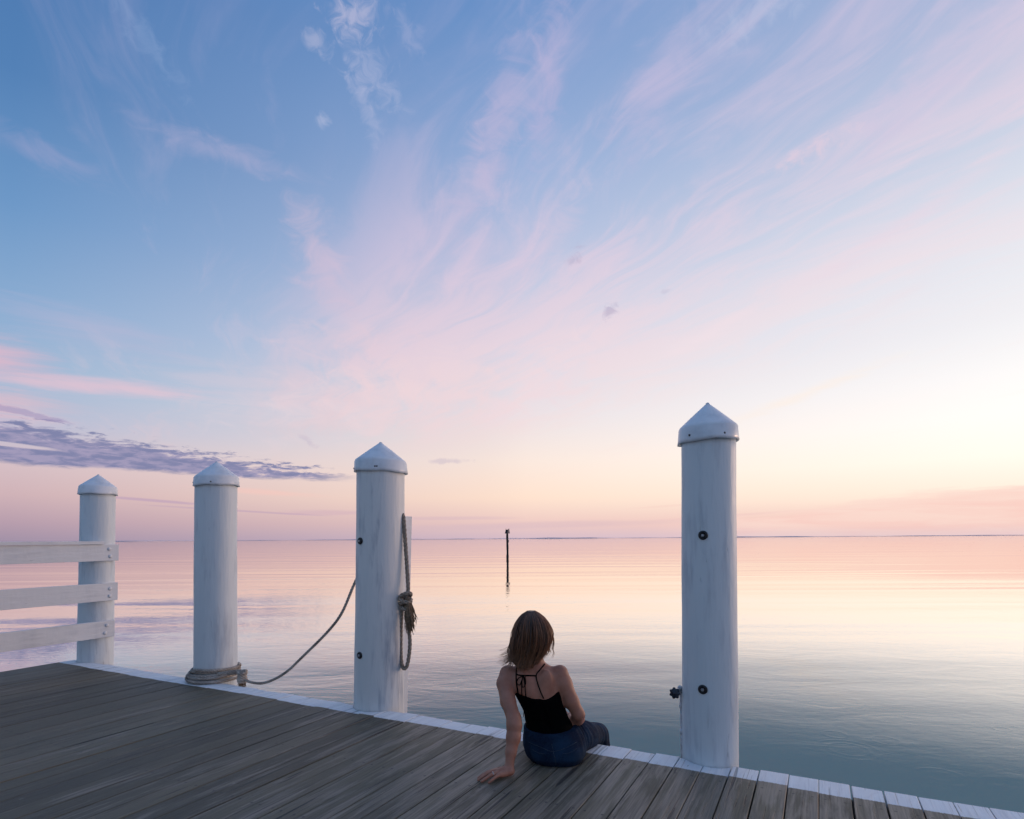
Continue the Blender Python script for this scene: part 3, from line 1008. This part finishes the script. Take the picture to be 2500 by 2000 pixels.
def net(fn, lo, hi, h_):
    """naive surface nets of the zero set of fn, evaluated only in blocks near the surface"""
    lo, hi = np.array(lo, float), np.array(hi, float)
    B_ = 8
    nb = np.ceil((hi - lo) / (h_ * B_)).astype(int)
    N = nb * B_ + 1
    ctr = np.stack(np.meshgrid(*[lo[i] + (np.arange(nb[i]) + .5) * B_ * h_ for i in range(3)], indexing='ij'), -1).reshape(-1, 3)
    fc = fn(ctr.astype(np.float32)).reshape(nb)
    Fv = np.repeat(np.repeat(np.repeat(fc, B_, 0), B_, 1), B_, 2)
    Fv = np.pad(Fv, ((0, 1),) * 3, mode='edge').astype(np.float32)
    near_ = np.argwhere(np.abs(fc) < B_ * h_ * 1.35)
    ar = np.arange(B_ + 1)
    og = np.stack(np.meshgrid(ar, ar, ar, indexing='ij'), -1).reshape(-1, 3)
    for s0 in range(0, len(near_), 400):
        blk = near_[s0:s0 + 400] * B_
        idx = (blk[:, None, :] + og[None]).reshape(-1, 3)
        Fv[idx[:, 0], idx[:, 1], idx[:, 2]] = fn((lo + idx * h_).astype(np.float32))
    ins = Fv < 0
    c8 = [ins[i:N[0] - 1 + i, j:N[1] - 1 + j, k:N[2] - 1 + k] for i in (0, 1) for j in (0, 1) for k in (0, 1)]
    cnt = sum(q.astype(np.int8) for q in c8)
    act = np.argwhere((cnt > 0) & (cnt < 8))
    vid = -np.ones(N - 1, np.int64)
    vid[act[:, 0], act[:, 1], act[:, 2]] = np.arange(len(act))
    acc = np.zeros((len(act), 3))
    num = np.zeros(len(act))
    corners = [(i, j, k) for i in (0, 1) for j in (0, 1) for k in (0, 1)]
    for a in range(8):
        for b_ in range(a + 1, 8):
            ca_, cb_ = np.array(corners[a]), np.array(corners[b_])
            if np.abs(ca_ - cb_).sum() != 1:
                continue
            fa = Fv[tuple((act + ca_).T)]
            fb = Fv[tuple((act + cb_).T)]
            m = (fa < 0) != (fb < 0)
            t = np.where(m, fa / np.where(m, fa - fb, 1), 0)
            acc += np.where(m[:, None], ca_ + t[:, None] * (cb_ - ca_), 0)
            num += m
    V_ = lo + (act + acc / num[:, None]) * h_
    faces = []
    for ax in range(3):
        o1, o2 = [(1, 2), (2, 0), (0, 1)][ax]
        sl0, sl1 = [slice(None)] * 3, [slice(None)] * 3
        sl0[ax], sl1[ax] = slice(0, N[ax] - 1), slice(1, N[ax])
        a, b_ = ins[tuple(sl0)], ins[tuple(sl1)]
        e_ = np.argwhere(a != b_)
        e_ = e_[(e_[:, o1] > 0) & (e_[:, o2] > 0) & (e_[:, o1] < N[o1] - 1) & (e_[:, o2] < N[o2] - 1)]
        d1, d2 = np.zeros(3, int), np.zeros(3, int)
        d1[o1], d2[o2] = 1, 1
        q = np.stack([vid[tuple((e_ - d1 - d2).T)], vid[tuple((e_ - d2).T)], vid[tuple(e_.T)], vid[tuple((e_ - d1).T)]], 1)
        flip = ~a[tuple(e_.T)]
        q[flip] = q[flip][:, ::-1]
        faces.append(q)
    Fq = np.vstack(faces)
    Fq = Fq[(Fq >= 0).all(1)]
    return V_, Fq


def net_obj(name, fn, lo, hi, h_, mat, parent):
    V_, F_ = net(fn, lo, hi, h_)
    me = bpy.data.meshes.new(name)
    me.from_pydata(V_.tolist(), [], F_.tolist())
    me.update()
    return link(name, me, mat, parent)


PX, PY, PA = -1.31, 3.0, rad(25)
person = empty('person', (PX, PY, 0.0), PA)
tag(person, 'person with shoulder length brown hair, black strappy top and jeans sitting on the pier edge', 'person')

TORSO = [  # z, cx, cy, half width, half depth
    (0.02, 0.000, 0.010, 0.120, 0.095), (0.06, 0.000, 0.008, 0.142, 0.108), (0.11, -0.005, 0.005, 0.142, 0.108), (0.16, -0.018, 0.002, 0.127, 0.094),
    (0.21, -0.033, 0.002, 0.113, 0.086), (0.26, -0.047, -0.002, 0.110, 0.086), (0.31, -0.066, -0.004, 0.117, 0.090), (0.355, -0.082, -0.004, 0.126, 0.092),
    (0.395, -0.094, 0.000, 0.140, 0.090), (0.435, -0.100, 0.002, 0.150, 0.082), (0.465, -0.103, 0.004, 0.146, 0.070), (0.487, -0.105, 0.006, 0.112, 0.060), (0.508, -0.107, 0.008, 0.070, 0.053), (0.53, -0.108, 0.010, 0.052, 0.049), (0.56, -0.110, 0.014, 0.048, 0.048)]
RK, LK = (0.282, 0.418, -0.010), (0.165, 0.500, -0.012)       # knees
RAK, LAK = (0.345, 0.462, -0.42), (0.230, 0.540, -0.42)     # ankles
HR, HL = (0.078, -0.002, 0.088), (-0.068, 0.055, 0.088)


def f_torso(p):
    f_ = loft(p, TORSO, rad(3))
    f_ = smin(f_, ell(p, (-0.145, 0.062, 0.345), (0.058, 0.055, 0.055)), 0.03)
    f_ = smin(f_, ell(p, (-0.025, 0.066, 0.347), (0.058, 0.055, 0.055)), 0.03)
    # shoulder blades and the groove of the spine
    f_ = smin(f_, ell(p, (-0.166, -0.060, 0.428), (0.036, 0.024, 0.060)), 0.022)
    f_ = smin(f_, ell(p, (-0.036, -0.060, 0.430), (0.036, 0.024, 0.060)), 0.022)
    sx = np.interp(p[:, 2], [0.1, 0.26, 0.36, 0.5], [-0.005, -0.047, -0.083, -0.108])
    f_ = f_ + 0.008 * np.exp(-((p[:, 0] - sx) / 0.018) ** 2) * (p[:, 1] < 0) * np.clip((0.50 - p[:, 2]) / .05, 0, 1)
    return f_


def chain(p, pts, k=0.015):
    f_ = None
    for (a, ra), (b_, rb) in zip(pts[:-1], pts[1:]):
        c = cone(p, a, b_, ra, rb)
        f_ = c if f_ is None else smin(f_, c, k)
    return f_


ARM_L = [((-0.248, 0.006, 0.455), .045), ((-0.262, -0.028, 0.408), .044), ((-0.242, -0.100, 0.330), .040), ((-0.209, -0.168, 0.262), .036), ((-0.206, -0.185, 0.232), .0385),
         ((-0.210, -0.205, 0.175), .036), ((-0.222, -0.228, 0.110), .027), ((-0.228, -0.242, 0.060), .023)]
ARM_R = [((0.040, 0.002, 0.458), .045), ((0.060, -0.008, 0.405), .044), ((0.100, -0.020, 0.312), .039), ((0.138, -0.020, 0.240), .033), ((0.137, 0.030, 0.205), .036), ((0.128, 0.130, 0.165), .031), ((0.112, 0.215, 0.150), .022)]
FING = [  # left hand, planted: index, middle, ring, little, thumb
    [((-0.298, -0.262, 0.030), .0105), ((-0.338, -0.283, 0.027), .0085), ((-0.362, -0.297, 0.018), .0075), ((-0.382, -0.308, 0.009), .0062)],
    [((-0.297, -0.280, 0.033), .0105), ((-0.336, -0.305, 0.030), .0088), ((-0.362, -0.322, 0.019), .0076), ((-0.381, -0.334, 0.009), .0062)],
    [((-0.288, -0.297, 0.031), .0100), ((-0.322, -0.324, 0.027), .0084), ((-0.346, -0.341, 0.017), .0073), ((-0.363, -0.352, 0.009), .0060)],
    [((-0.274, -0.311, 0.026), .0095), ((-0.298, -0.336, 0.022), .0075), ((-0.314, -0.352, 0.014), .0066), ((-0.326, -0.363, 0.008), .0055)],
    [((-0.245, -0.248, 0.030), .0130), ((-0.281, -0.232, 0.024), .0105), ((-0.309, -0.228, 0.016), .0088), ((-0.332, -0.231, 0.010), .0068)]]
FINGR = [[((0.094 - .018 * i, 0.268, 0.156), .0095), ((0.084 - .019 * i, 0.300 - .004 * abs(i - 1.3), 0.158), .0085), ((0.076 - .019 * i, 0.322 - .007 * abs(i - 1.3), 0.147), .0075), ((0.070 - .019 * i, 0.336 - .009 * abs(i - 1.3), 0.134), .006)] for i in range(4)]
HY = rad(-16)    # head turned a little to the right
HC = np.array([-0.116, 0.020, 0.688], np.float32)


def hd(x, y, z):
    c_, s_ = math.cos(HY), math.sin(HY)
    return (float(HC[0]) + x * c_ - y * s_, float(HC[1]) + x * s_ + y * c_, float(HC[2]) + z)


def local(p, lo, hi, fn):
    out_ = np.full(len(p), 0.15, np.float32)
    m = ((p > np.array(lo, np.float32)) & (p < np.array(hi, np.float32))).all(1)
    if m.any():
        out_[m] = fn(p[m])
    return out_


def f_head(p):
    f_h = ell(p, hd(0, 0, 0.012), (.076, .095, .094), HY)
    f_h = smin(f_h, ell(p, hd(0, .040, -.055), (.054, .056, .062), HY), 0.03)
    f_h = smin(f_h, cone(p, hd(0, .094, .005), hd(0, .112, -.032), .008, .013), 0.012)
    f_h = smin(f_h, ell(p, hd(0, .090, -.066), (.024, .012, .010), HY), 0.008)
    f_h = smin(f_h, ell(p, hd(0, .078, -.100), (.022, .020, .016), HY), 0.015)
    for sg in (-1, 1):
        f_h = np.maximum(f_h, -ell(p, hd(sg * .031, .098, .004), (.018, .014, .011), HY))
        f_h = smin(f_h, ell(p, hd(sg * .077, -.002, -.010), (.010, .020, .030), HY), 0.008)
    return f_h


def f_hand_l(p):
    palm = cone(p, (-0.230, -0.252, 0.032), (-0.285, -0.283, 0.026), .022, .016)
    palm = smin(palm, cone(p, (-0.232, -0.245, 0.028), (-0.290, -0.268, 0.026), .018, .014), 0.012)
    palm = smin(palm, cone(p, (-0.222, -0.262, 0.024), (-0.268, -0.303, 0.022), .020, .013), 0.012)
    for k in range(5):
        palm = smin(palm, chain(p, FING[k], 0.004), 0.007)
    return palm


def f_hand_r(p):
    pr = cone(p, (0.108, 0.225, 0.150), (0.068, 0.268, 0.152), .020, .021)
    for k in range(4):
        pr = smin(pr, chain(p, FINGR[k], 0.004), 0.006)
    return smin(pr, chain(p, [((0.108, 0.235, 0.162), .012), ((0.118, 0.268, 0.170), .0105), ((0.112, 0.295, 0.166), .0085)], .004), 0.008)


def f_legs(p):
    f_ = np.full(len(p), 0.15, np.float32)
    for h0, kn_, ak in ((HR, RK, RAK), (HL, LK, LAK)):
        f_ = smin(f_, chain(p, [(h0, .070), (kn_, .045), (ak, .032)], .02), 0.03)
        ak = np.array(ak)
        f_ = smin(f_, chain(p, [(tuple(ak), .032), (tuple(ak + [0.03, .06, -.07]), .033), (tuple(ak + [.075, .15, -.10]), .022)], .02), 0.02)
    return f_


def f_body(p):
    f_ = local(p, (-.36, -.26, -.1), (.24, .28, .62), f_torso)
    f_ = smin(f_, local(p, (-.38, -.33, -.02), (-.08, .12, .58), lambda q: chain(q, ARM_L)), 0.028)
    f_ = smin(f_, local(p, (-.08, -.12, .05), (.25, .32, .58), lambda q: chain(q, ARM_R)), 0.028)
    # neck, head with face
    f_ = smin(f_, cone(p, (-0.108, 0.005, 0.47), (-0.112, 0.026, 0.62), .050, .046), 0.03)
    f_ = smin(f_, local(p, (-.26, -.16, .50), (.03, .22, .86), f_head), 0.02)
    f_ = smin(f_, local(p, (-.45, -.45, -.05), (-.15, -.15, .13), f_hand_l), 0.018)
    f_ = smin(f_, local(p, (-.05, .15, .05), (.2, .42, .25), f_hand_r), 0.014)
    f_ = smin(f_, local(p, (-.2, -.15, -.65), (.6, .85, .25), f_legs), 0.03)
    f_ = np.maximum(f_, np.where((PY + p[:, 0] * math.sin(PA) + p[:, 1] * math.cos(PA)) < 3.33, 0.0015 - p[:, 2], -1))
    return f_


M_SKIN, gg, b = material('skin', 0.5, 0.35)
p = co(gg)
n = gg.noise(p, 14.0, 4, 0.6)
nf = gg.noise(p, 160.0, 2, 0.5)
gg.set(b.inputs['Base Color'], gg.mix(gg.smooth(n, .3, .7), (0.33, 0.138, 0.086, 1), (0.41, 0.185, 0.120, 1)))
gg.set(b.inputs['Normal'], gg.bump(nf * 0.4 + n, 0.002, 0.35))
M_TOP = plain('black_knit_top', (0.0015, 0.0015, 0.0017), 0.95, 0, 120.0, 0.3, 0.001)
M_TOP.node_tree.nodes['Principled BSDF'].inputs['Specular IOR Level'].default_value = 0.06
M_JEAN, gg, b = material('dark_blue_denim', 0.85, 0.15)
p = co(gg)
x, y, z = gg.xyz(p)
tw = gg.noise(gg.vec(x * 1.0, y * 1.0, z * .45), 320.0, 2, 0.5)
fade = gg.noise(p, 9.0, 4, 0.6, 0.6)
cdj = gg.mix(gg.smooth(fade, .38, .66), (0.003, 0.009, 0.026, 1), (0.008, 0.027, 0.058, 1))
cdj = gg.mix(gg.smooth(tw, .45, .7) * 0.4, cdj, (0.018, 0.042, 0.075, 1))
gg.set(b.inputs['Base Color'], cdj)
gg.set(b.inputs['Normal'], gg.bump(tw * .3 + fade, 0.004, 0.6))
M_SEAM = plain('denim_seam', (0.022, 0.042, 0.070), 0.85, 0, 200.0, 0.5)

net_obj('body', f_body, (-0.42, -0.41, -0.60), (0.50, 0.80, 0.83), 0.0036, M_SKIN, person)


def hem(p):
    return 0.347 + 0.55 * np.maximum(p[:, 1] + 0.085, -0.02) + 0.006 * np.sin(p[:, 0] * 30)


def f_top(p):
    wr = 0.0016 * np.sin(p[:, 2] * 95 + 9 * p[:, 0] + 2.0 * np.sin(p[:, 0] * 25)) * np.clip((0.27 - p[:, 2]) / .08, 0, 1)
    return np.maximum(np.maximum(f_torso(p) - 0.0055 - wr, p[:, 2] - hem(p)), 0.10 - p[:, 2])


top_ = net_obj('strappy_top', f_top, (-0.26, -0.16, 0.08), (0.16, 0.18, 0.50), 0.004, M_TOP, person)


def waist(p):
    return 0.158 + 0.10 * (p[:, 1] + 0.09) + 0.05 * np.abs(p[:, 0] + 0.02)


def f_jeans(p):
    f_ = loft(p, [(0.0, 0.018, -0.022, 0.140, 0.122), (0.03, 0.010, -0.020, 0.160, 0.142), (0.07, 0.004, -0.014, 0.167, 0.142), (0.115, -0.006, -0.006, 0.158, 0.126), (0.155, -0.018, 0.000, 0.140, 0.106), (0.21, -0.032, 0.002, 0.124, 0.098)], rad(-8), 2.25)
    for i, (h0, kn_, ak) in enumerate(((HR, RK, RAK), (HL, LK, LAK))):
        mid_ = tuple(np.array(h0) * .5 + np.array(kn_) * .5 + [0, 0, .008])
        leg = chain(p, [(h0, .092), (mid_, .082), (kn_, .066)], .03)
        leg = smin(leg, chain(p, [(kn_, .064), (tuple(np.array(kn_) * .55 + np.array(ak) * .45 + [.012, .008, 0]), .062), (ak, .062)], .03), 0.022)
        f_ = smin(f_, leg, 0.035)
    # seat cleft, folds at the hip and behind the knee
    f_ = f_ + 0.004 * np.exp(-((p[:, 0] - 0.008) / 0.012) ** 2) * (p[:, 1] < -.05) * np.clip((.12 - p[:, 2]) / .05, 0, 1)
    hx, hy = p[:, 0] - 0.15, p[:, 1] - 0.06
    al = hx * 0.42 + hy * 0.90
    fold = np.sin(al * 120 + 14 * p[:, 2] + 3 * np.sin(hx * 22)) * np.exp(-(al / 0.10) ** 2) * np.clip(p[:, 2] / .08, 0, 1)
    f_ = f_ + 0.0050 * fold
    kx = (p[:, 0] - RK[0]) * 0.42 + (p[:, 1] - RK[1]) * 0.9
    f_ = f_ + 0.0028 * np.sin(kx * 95 + p[:, 0] * 40) * np.exp(-((kx + .05) / 0.06) ** 2)
    f_ = f_ + 0.0014 * np.sin(p[:, 0] * 41 + p[:, 2] * 33) * np.sin(p[:, 1] * 37 - p[:, 2] * 21)
    wb = waist(p) - p[:, 2]
    f_ = f_ - 0.0028 * ((wb > 0) & (wb < 0.032))
    f_ = np.maximum(f_, -wb)
    Yw = PY + p[:, 0] * math.sin(PA) + p[:, 1] * math.cos(PA)
    f_ = np.maximum(f_, np.where(Yw < 3.335, 0.0025 - p[:, 2], -1))
    return f_


jeans = net_obj('jeans', f_jeans, (-0.24, -0.20, -0.50), (0.47, 0.66, 0.24), 0.0042, M_JEAN, person)


def on_surface(fn, x_, z_, y0=-0.32, off=0.0):
    """march along +y to the back surface; a ray that misses is moved towards the spine until it hits"""
    for _t in range(30):
        y_ = y0
        while y_ < 0.03:
            d = float(fn(np.array([[x_, y_, z_]], np.float32))[0]) - off
            if d < 0.0004:
                return (x_, y_, z_)
            y_ += min(max(d * 0.7, 0.0004), 0.05)
        x_ += (-0.105 - x_) * 0.06
    return (x_, 0.0, z_)


def surf_tube(bag, fn, xz, rad_, off=0.001, n_=6, sides=6):
    P = spline([(a, 0, c) for a, c in xz], n_)
    bag.tube([on_surface(fn, float(q[0]), float(q[2]), off=off) for q in P], rad_, sides)


Bk = Bag()
surf_tube(Bk, f_jeans, [(-0.012, 0.118), (-0.004, 0.085), (0.004, 0.05), (0.010, 0.018)], 0.0016)
surf_tube(Bk, f_jeans, [(-0.135, 0.112), (-0.07, 0.100), (-0.006, 0.085), (0.06, 0.100), (0.120, 0.118)], 0.0014)
surf_tube(Bk, f_jeans, [(0.045, 0.075), (0.085, 0.078), (0.120, 0.090)], 0.0014)
surf_tube(Bk, f_jeans, [(-0.115, 0.082), (-0.08, 0.072), (-0.045, 0.072)], 0.0014)
Bk.build('seam', M_SEAM, jeans)

# straps with a tied cross string
Bk = Bag()
fb = f_torso
surf_tube(Bk, fb, [(-0.192, 0.512), (-0.198, 0.490), (-0.199, 0.466), (-0.197, 0.42), (-0.190, 0.375), (-0.186, 0.345)], 0.0036, 0.0015)
surf_tube(Bk, fb, [(-0.044, 0.512), (-0.068, 0.490), (-0.090, 0.463), (-0.086, 0.430), (-0.070, 0.385), (-0.052, 0.345)], 0.0036, 0.0015)
surf_tube(Bk, fb, [(-0.196, 0.466), (-0.150, 0.463), (-0.092, 0.458)], 0.0042, 0.0015)
kx_, kz_ = -0.163, 0.461
for loop in ([(0, 0), (-.024, -.012), (-.033, -.038), (-.016, -.046), (-.004, -.018)], [(0, 0), (.012, -.016), (.012, -.048), (-.002, -.056), (-.004, -.02)],
             [(0, 0), (-.006, -.05), (-.006, -.118)], [(.004, 0), (.012, -.05), (.016, -.116)], [(0.012, .002), (.016, -.03), (.010, -.052)]):
    surf_tube(Bk, fb, [(kx_ + a, kz_ + c) for a, c in loop], 0.0027, 0.0035, 5)
Bk.build('strap', M_TOP, top_)
Bk = Bag()
Bk.tube(spline([(-0.150, -0.075, 0.30), (-0.158, -0.085, 0.27), (-0.160, -0.088, 0.245)], 5), 0.002, 5)
Bk.build('tie_string', M_TOP, top_)

# ring on the ring finger
c0 = np.array([-0.310, -0.3145, 0.0285])
d0 = np.array([-0.034, -0.027, -0.003]); d0 /= np.linalg.norm(d0)
u_ = np.cross(d0, [0, 0, 1.0]); u_ /= np.linalg.norm(u_)
v_ = np.cross(d0, u_)
Bk = Bag()
Bk.tube([tuple(c0 + 0.0102 * (math.cos(a) * u_ + math.sin(a) * v_)) for a in np.linspace(0, 2 * math.pi, 20)], 0.0016, 6)
tp = c0 + np.array([0, 0, 0.0115])
Bk.tube([tuple(tp), tuple(tp + [0, 0, .003])], [.0032, .0022], 8)
Bk.build('ring', plain('silver_ring', (0.8, 0.78, 0.74), 0.15, 1.0), person)

# eyes and brows (seen only from the water side)
for sg in (-1, 1):
    bm = bmesh.new()
    bmesh.ops.create_uvsphere(bm, u_segments=12, v_segments=8, radius=0.0115)
    me = bpy.data.meshes.new('eye')
    bm.to_mesh(me)
    bm.free()
    e_ = link('eye', me, plain('eye_white', (0.6, 0.58, 0.55), 0.2), person)
    e_.location = hd(sg * .031, .080, .004)

# ------------------------------------------------------------------ hair: shell plus many locks
M_HAIR, gg, b = material('brown_hair', 0.42, 0.35)
p = co(gg)
x, y, z = gg.xyz(p)
hn = gg.noise(gg.vec(x * 1.0, y * 1.0, z * 0.06), 90.0, 3, 0.6)
hz = gg.smooth(z, 0.52, 0.72)
ch = gg.mix(gg.smooth(hn, .35, .68), (0.018, 0.008, 0.004, 1), (0.085, 0.036, 0.017, 1))  # shell darker than the locks, shade between them put into the colour
ch = gg.mix(hz, gg.mix(gg.smooth(hn, .4, .75), ch, (0.16, 0.068, 0.030, 1)), ch)
gg.set(b.inputs['Base Color'], ch)
gg.set(b.inputs['Normal'], gg.bump(hn, 0.004, 0.8))
M_LOCK, gg, b = material('brown_hair_locks', 0.36, 0.45)
la = gg.n('ShaderNodeAttribute', attribute_name='lock')
lv = S(gg, la.outputs['Fac'])
z = gg.xyz(co(gg))[2]
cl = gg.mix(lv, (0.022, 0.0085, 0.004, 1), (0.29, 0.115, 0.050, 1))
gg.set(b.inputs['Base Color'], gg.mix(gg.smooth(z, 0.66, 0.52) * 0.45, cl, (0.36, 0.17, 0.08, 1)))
HAIR = [(0.500, -0.152, -0.040, 0.046, 0.034), (0.53, -0.146, -0.038, 0.074, 0.048), (0.58, -0.130, -0.024, 0.090, 0.074), (0.63, -0.118, -0.010, 0.100, 0.092), (0.67, -0.113, -0.002, 0.099, 0.101), (0.70, -0.112, 0.001, 0.093, 0.104), (0.735, -0.113, 0.002, 0.082, 0.099), (0.765, -0.114, 0.002, 0.065, 0.083), (0.786, -0.115, 0.002, 0.044, 0.060), (0.798, -0.116, 0.002, 0.022, 0.030)]


def f_hair(p):
    an = np.arctan2(p[:, 0] + 0.118, -(p[:, 1] - 0.0))
    f_ = loft(p, HAIR)
    f_ = f_ + 0.0035 * np.sin(an * 13 + 3 * np.sin(p[:, 2] * 16)) * np.clip((.80 - p[:, 2]) / .05, 0, 1) + 0.002 * np.sin(an * 29 + p[:, 2] * 9)
    face = ell(p, hd(0.0, .110, -.045), (.066, .085, .100), HY)
    f_ = np.maximum(f_, -face)
    return f_


hair = net_obj('hair', f_hair, (-0.26, -0.16, 0.49), (0.02, 0.14, 0.82), 0.0036, M_HAIR, person)
Bk = Bag()
lock_val = []
tabh = np.array(HAIR)
for k in range(760):
    th = rng.uniform(-2.15, 2.15)                      # 0 = straight back, + = right
    edge = abs(th) / 2.15
    zend = rng.uniform(0.474, 0.545) + 0.03 * edge + (0.035 * min(1.0, (th - .4) / .6) if th > .4 else 0)
    if rng.random() < 0.06:
        zend -= rng.uniform(0.01, 0.03)
    z0 = rng.uniform(0.785, 0.8)
    lift = rng.uniform(-0.002, 0.010) + (rng.uniform(.006, .016) if rng.random() < .08 else 0)
    ph_, fr, am = rng.uniform(0, 6.28), rng.uniform(20, 40), rng.uniform(.001, .0085)
    tw_ = rng.normal(0, .10)
    flick = 0.0
    if th < -0.5 and rng.random() < .5:
        flick = rng.uniform(.02, .075)
    if th > 1.0 and rng.random() < .4:
        flick = rng.uniform(.0, .03)
    path = []
    for t in np.linspace(0, 1, 15):
        z = z0 + (zend - z0) * t
        cxh, cyh, w, d = [np.interp(z, tabh[:, 0], tabh[:, i]) for i in range(1, 5)]
        if z < 0.60 and rng.random() < 2:
            w = max(w, 0.084 if th < 0 else 0.076)
            d = max(d, 0.060)
        a = th + tw_ * t
        e_ = lift * min(1, t * 2) + am * t * math.sin(z * fr + ph_)
        X = cxh + (w + e_) * math.sin(a) + am * t * math.cos(z * fr * .8 + ph_)
        Y = cyh - (d + e_) * math.cos(a)
        if flick and t > .75:
            q = (t - .75) / .25
            X += math.copysign(flick, th) * q * q
            z += flick * 0.25 * q * q
        path.append((X, Y, z))
    r_ = rng.choice([rng.uniform(.0007, .0014), rng.uniform(.0014, .0040)])
    rr_h = [r_ * min(1.0, .5 + 4 * t) * (1.0 if t < .6 else max(.12, 1 - (t - .6) / .42)) for t in np.linspace(0, 1, 15)]
    Bk.tube(path, rr_h, 4, caps=False)
    lock_val += [float(np.clip(rng.normal(.33, .26) + (.42 if th > .9 else 0), 0, 1))] * (len(Bk.V) - len(lock_val))  # right-hand locks lightened, warm rim light put into their colour
# loose wisps
for pts in ([(-0.225, -0.01, .66), (-0.236, -0.02, .62), (-0.247, -0.025, .585), (-0.238, -0.03, .55), (-0.232, -0.03, .53)],
            [(-0.012, 0.02, .69), (0.004, 0.02, .655), (0.006, 0.02, .62), (0.001, 0.02, .59), (0.007, 0.02, .565), (-0.006, 0.02, .54)],
            [(-0.020, 0.03, .66), (-0.012, 0.03, .62), (-0.022, 0.03, .59), (-0.012, 0.03, .565)],
            [(-0.028, 0.02, .64), (-0.020, 0.02, .60), (-0.010, 0.02, .57)],
            [(-0.040, 0.0, .62), (-0.045, -.01, .585), (-0.062, -.01, .555), (-0.072, -.012, .535)],
            [(-0.10, -0.085, .55), (-0.110, -0.075, .52), (-0.106, -0.075, .50), (-0.098, -0.082, .485)],
            [(-0.15, -0.085, .55), (-0.160, -0.075, .52), (-0.172, -0.078, .50), (-0.180, -0.085, .488)]):
    Bk.tube(spline(pts, 6), np.interp(np.linspace(0, 1, (len(pts) - 1) * 6 + 1), [0, .5, 1], [.0035, .0028, .0006]), 4)
    Bk.tube(spline([(a + .004, c, d - .006) for a, c, d in pts], 6), np.interp(np.linspace(0, 1, (len(pts) - 1) * 6 + 1), [0, .5, 1], [.002, .0016, .0005]), 4)
locks = Bk.build('hair_locks', M_LOCK, hair)
lock_val += [0.6] * (len(Bk.V) - len(lock_val))
at_ = locks.data.attributes.new('lock', 'FLOAT', 'POINT')
at_.data.foreach_set('value', lock_val)
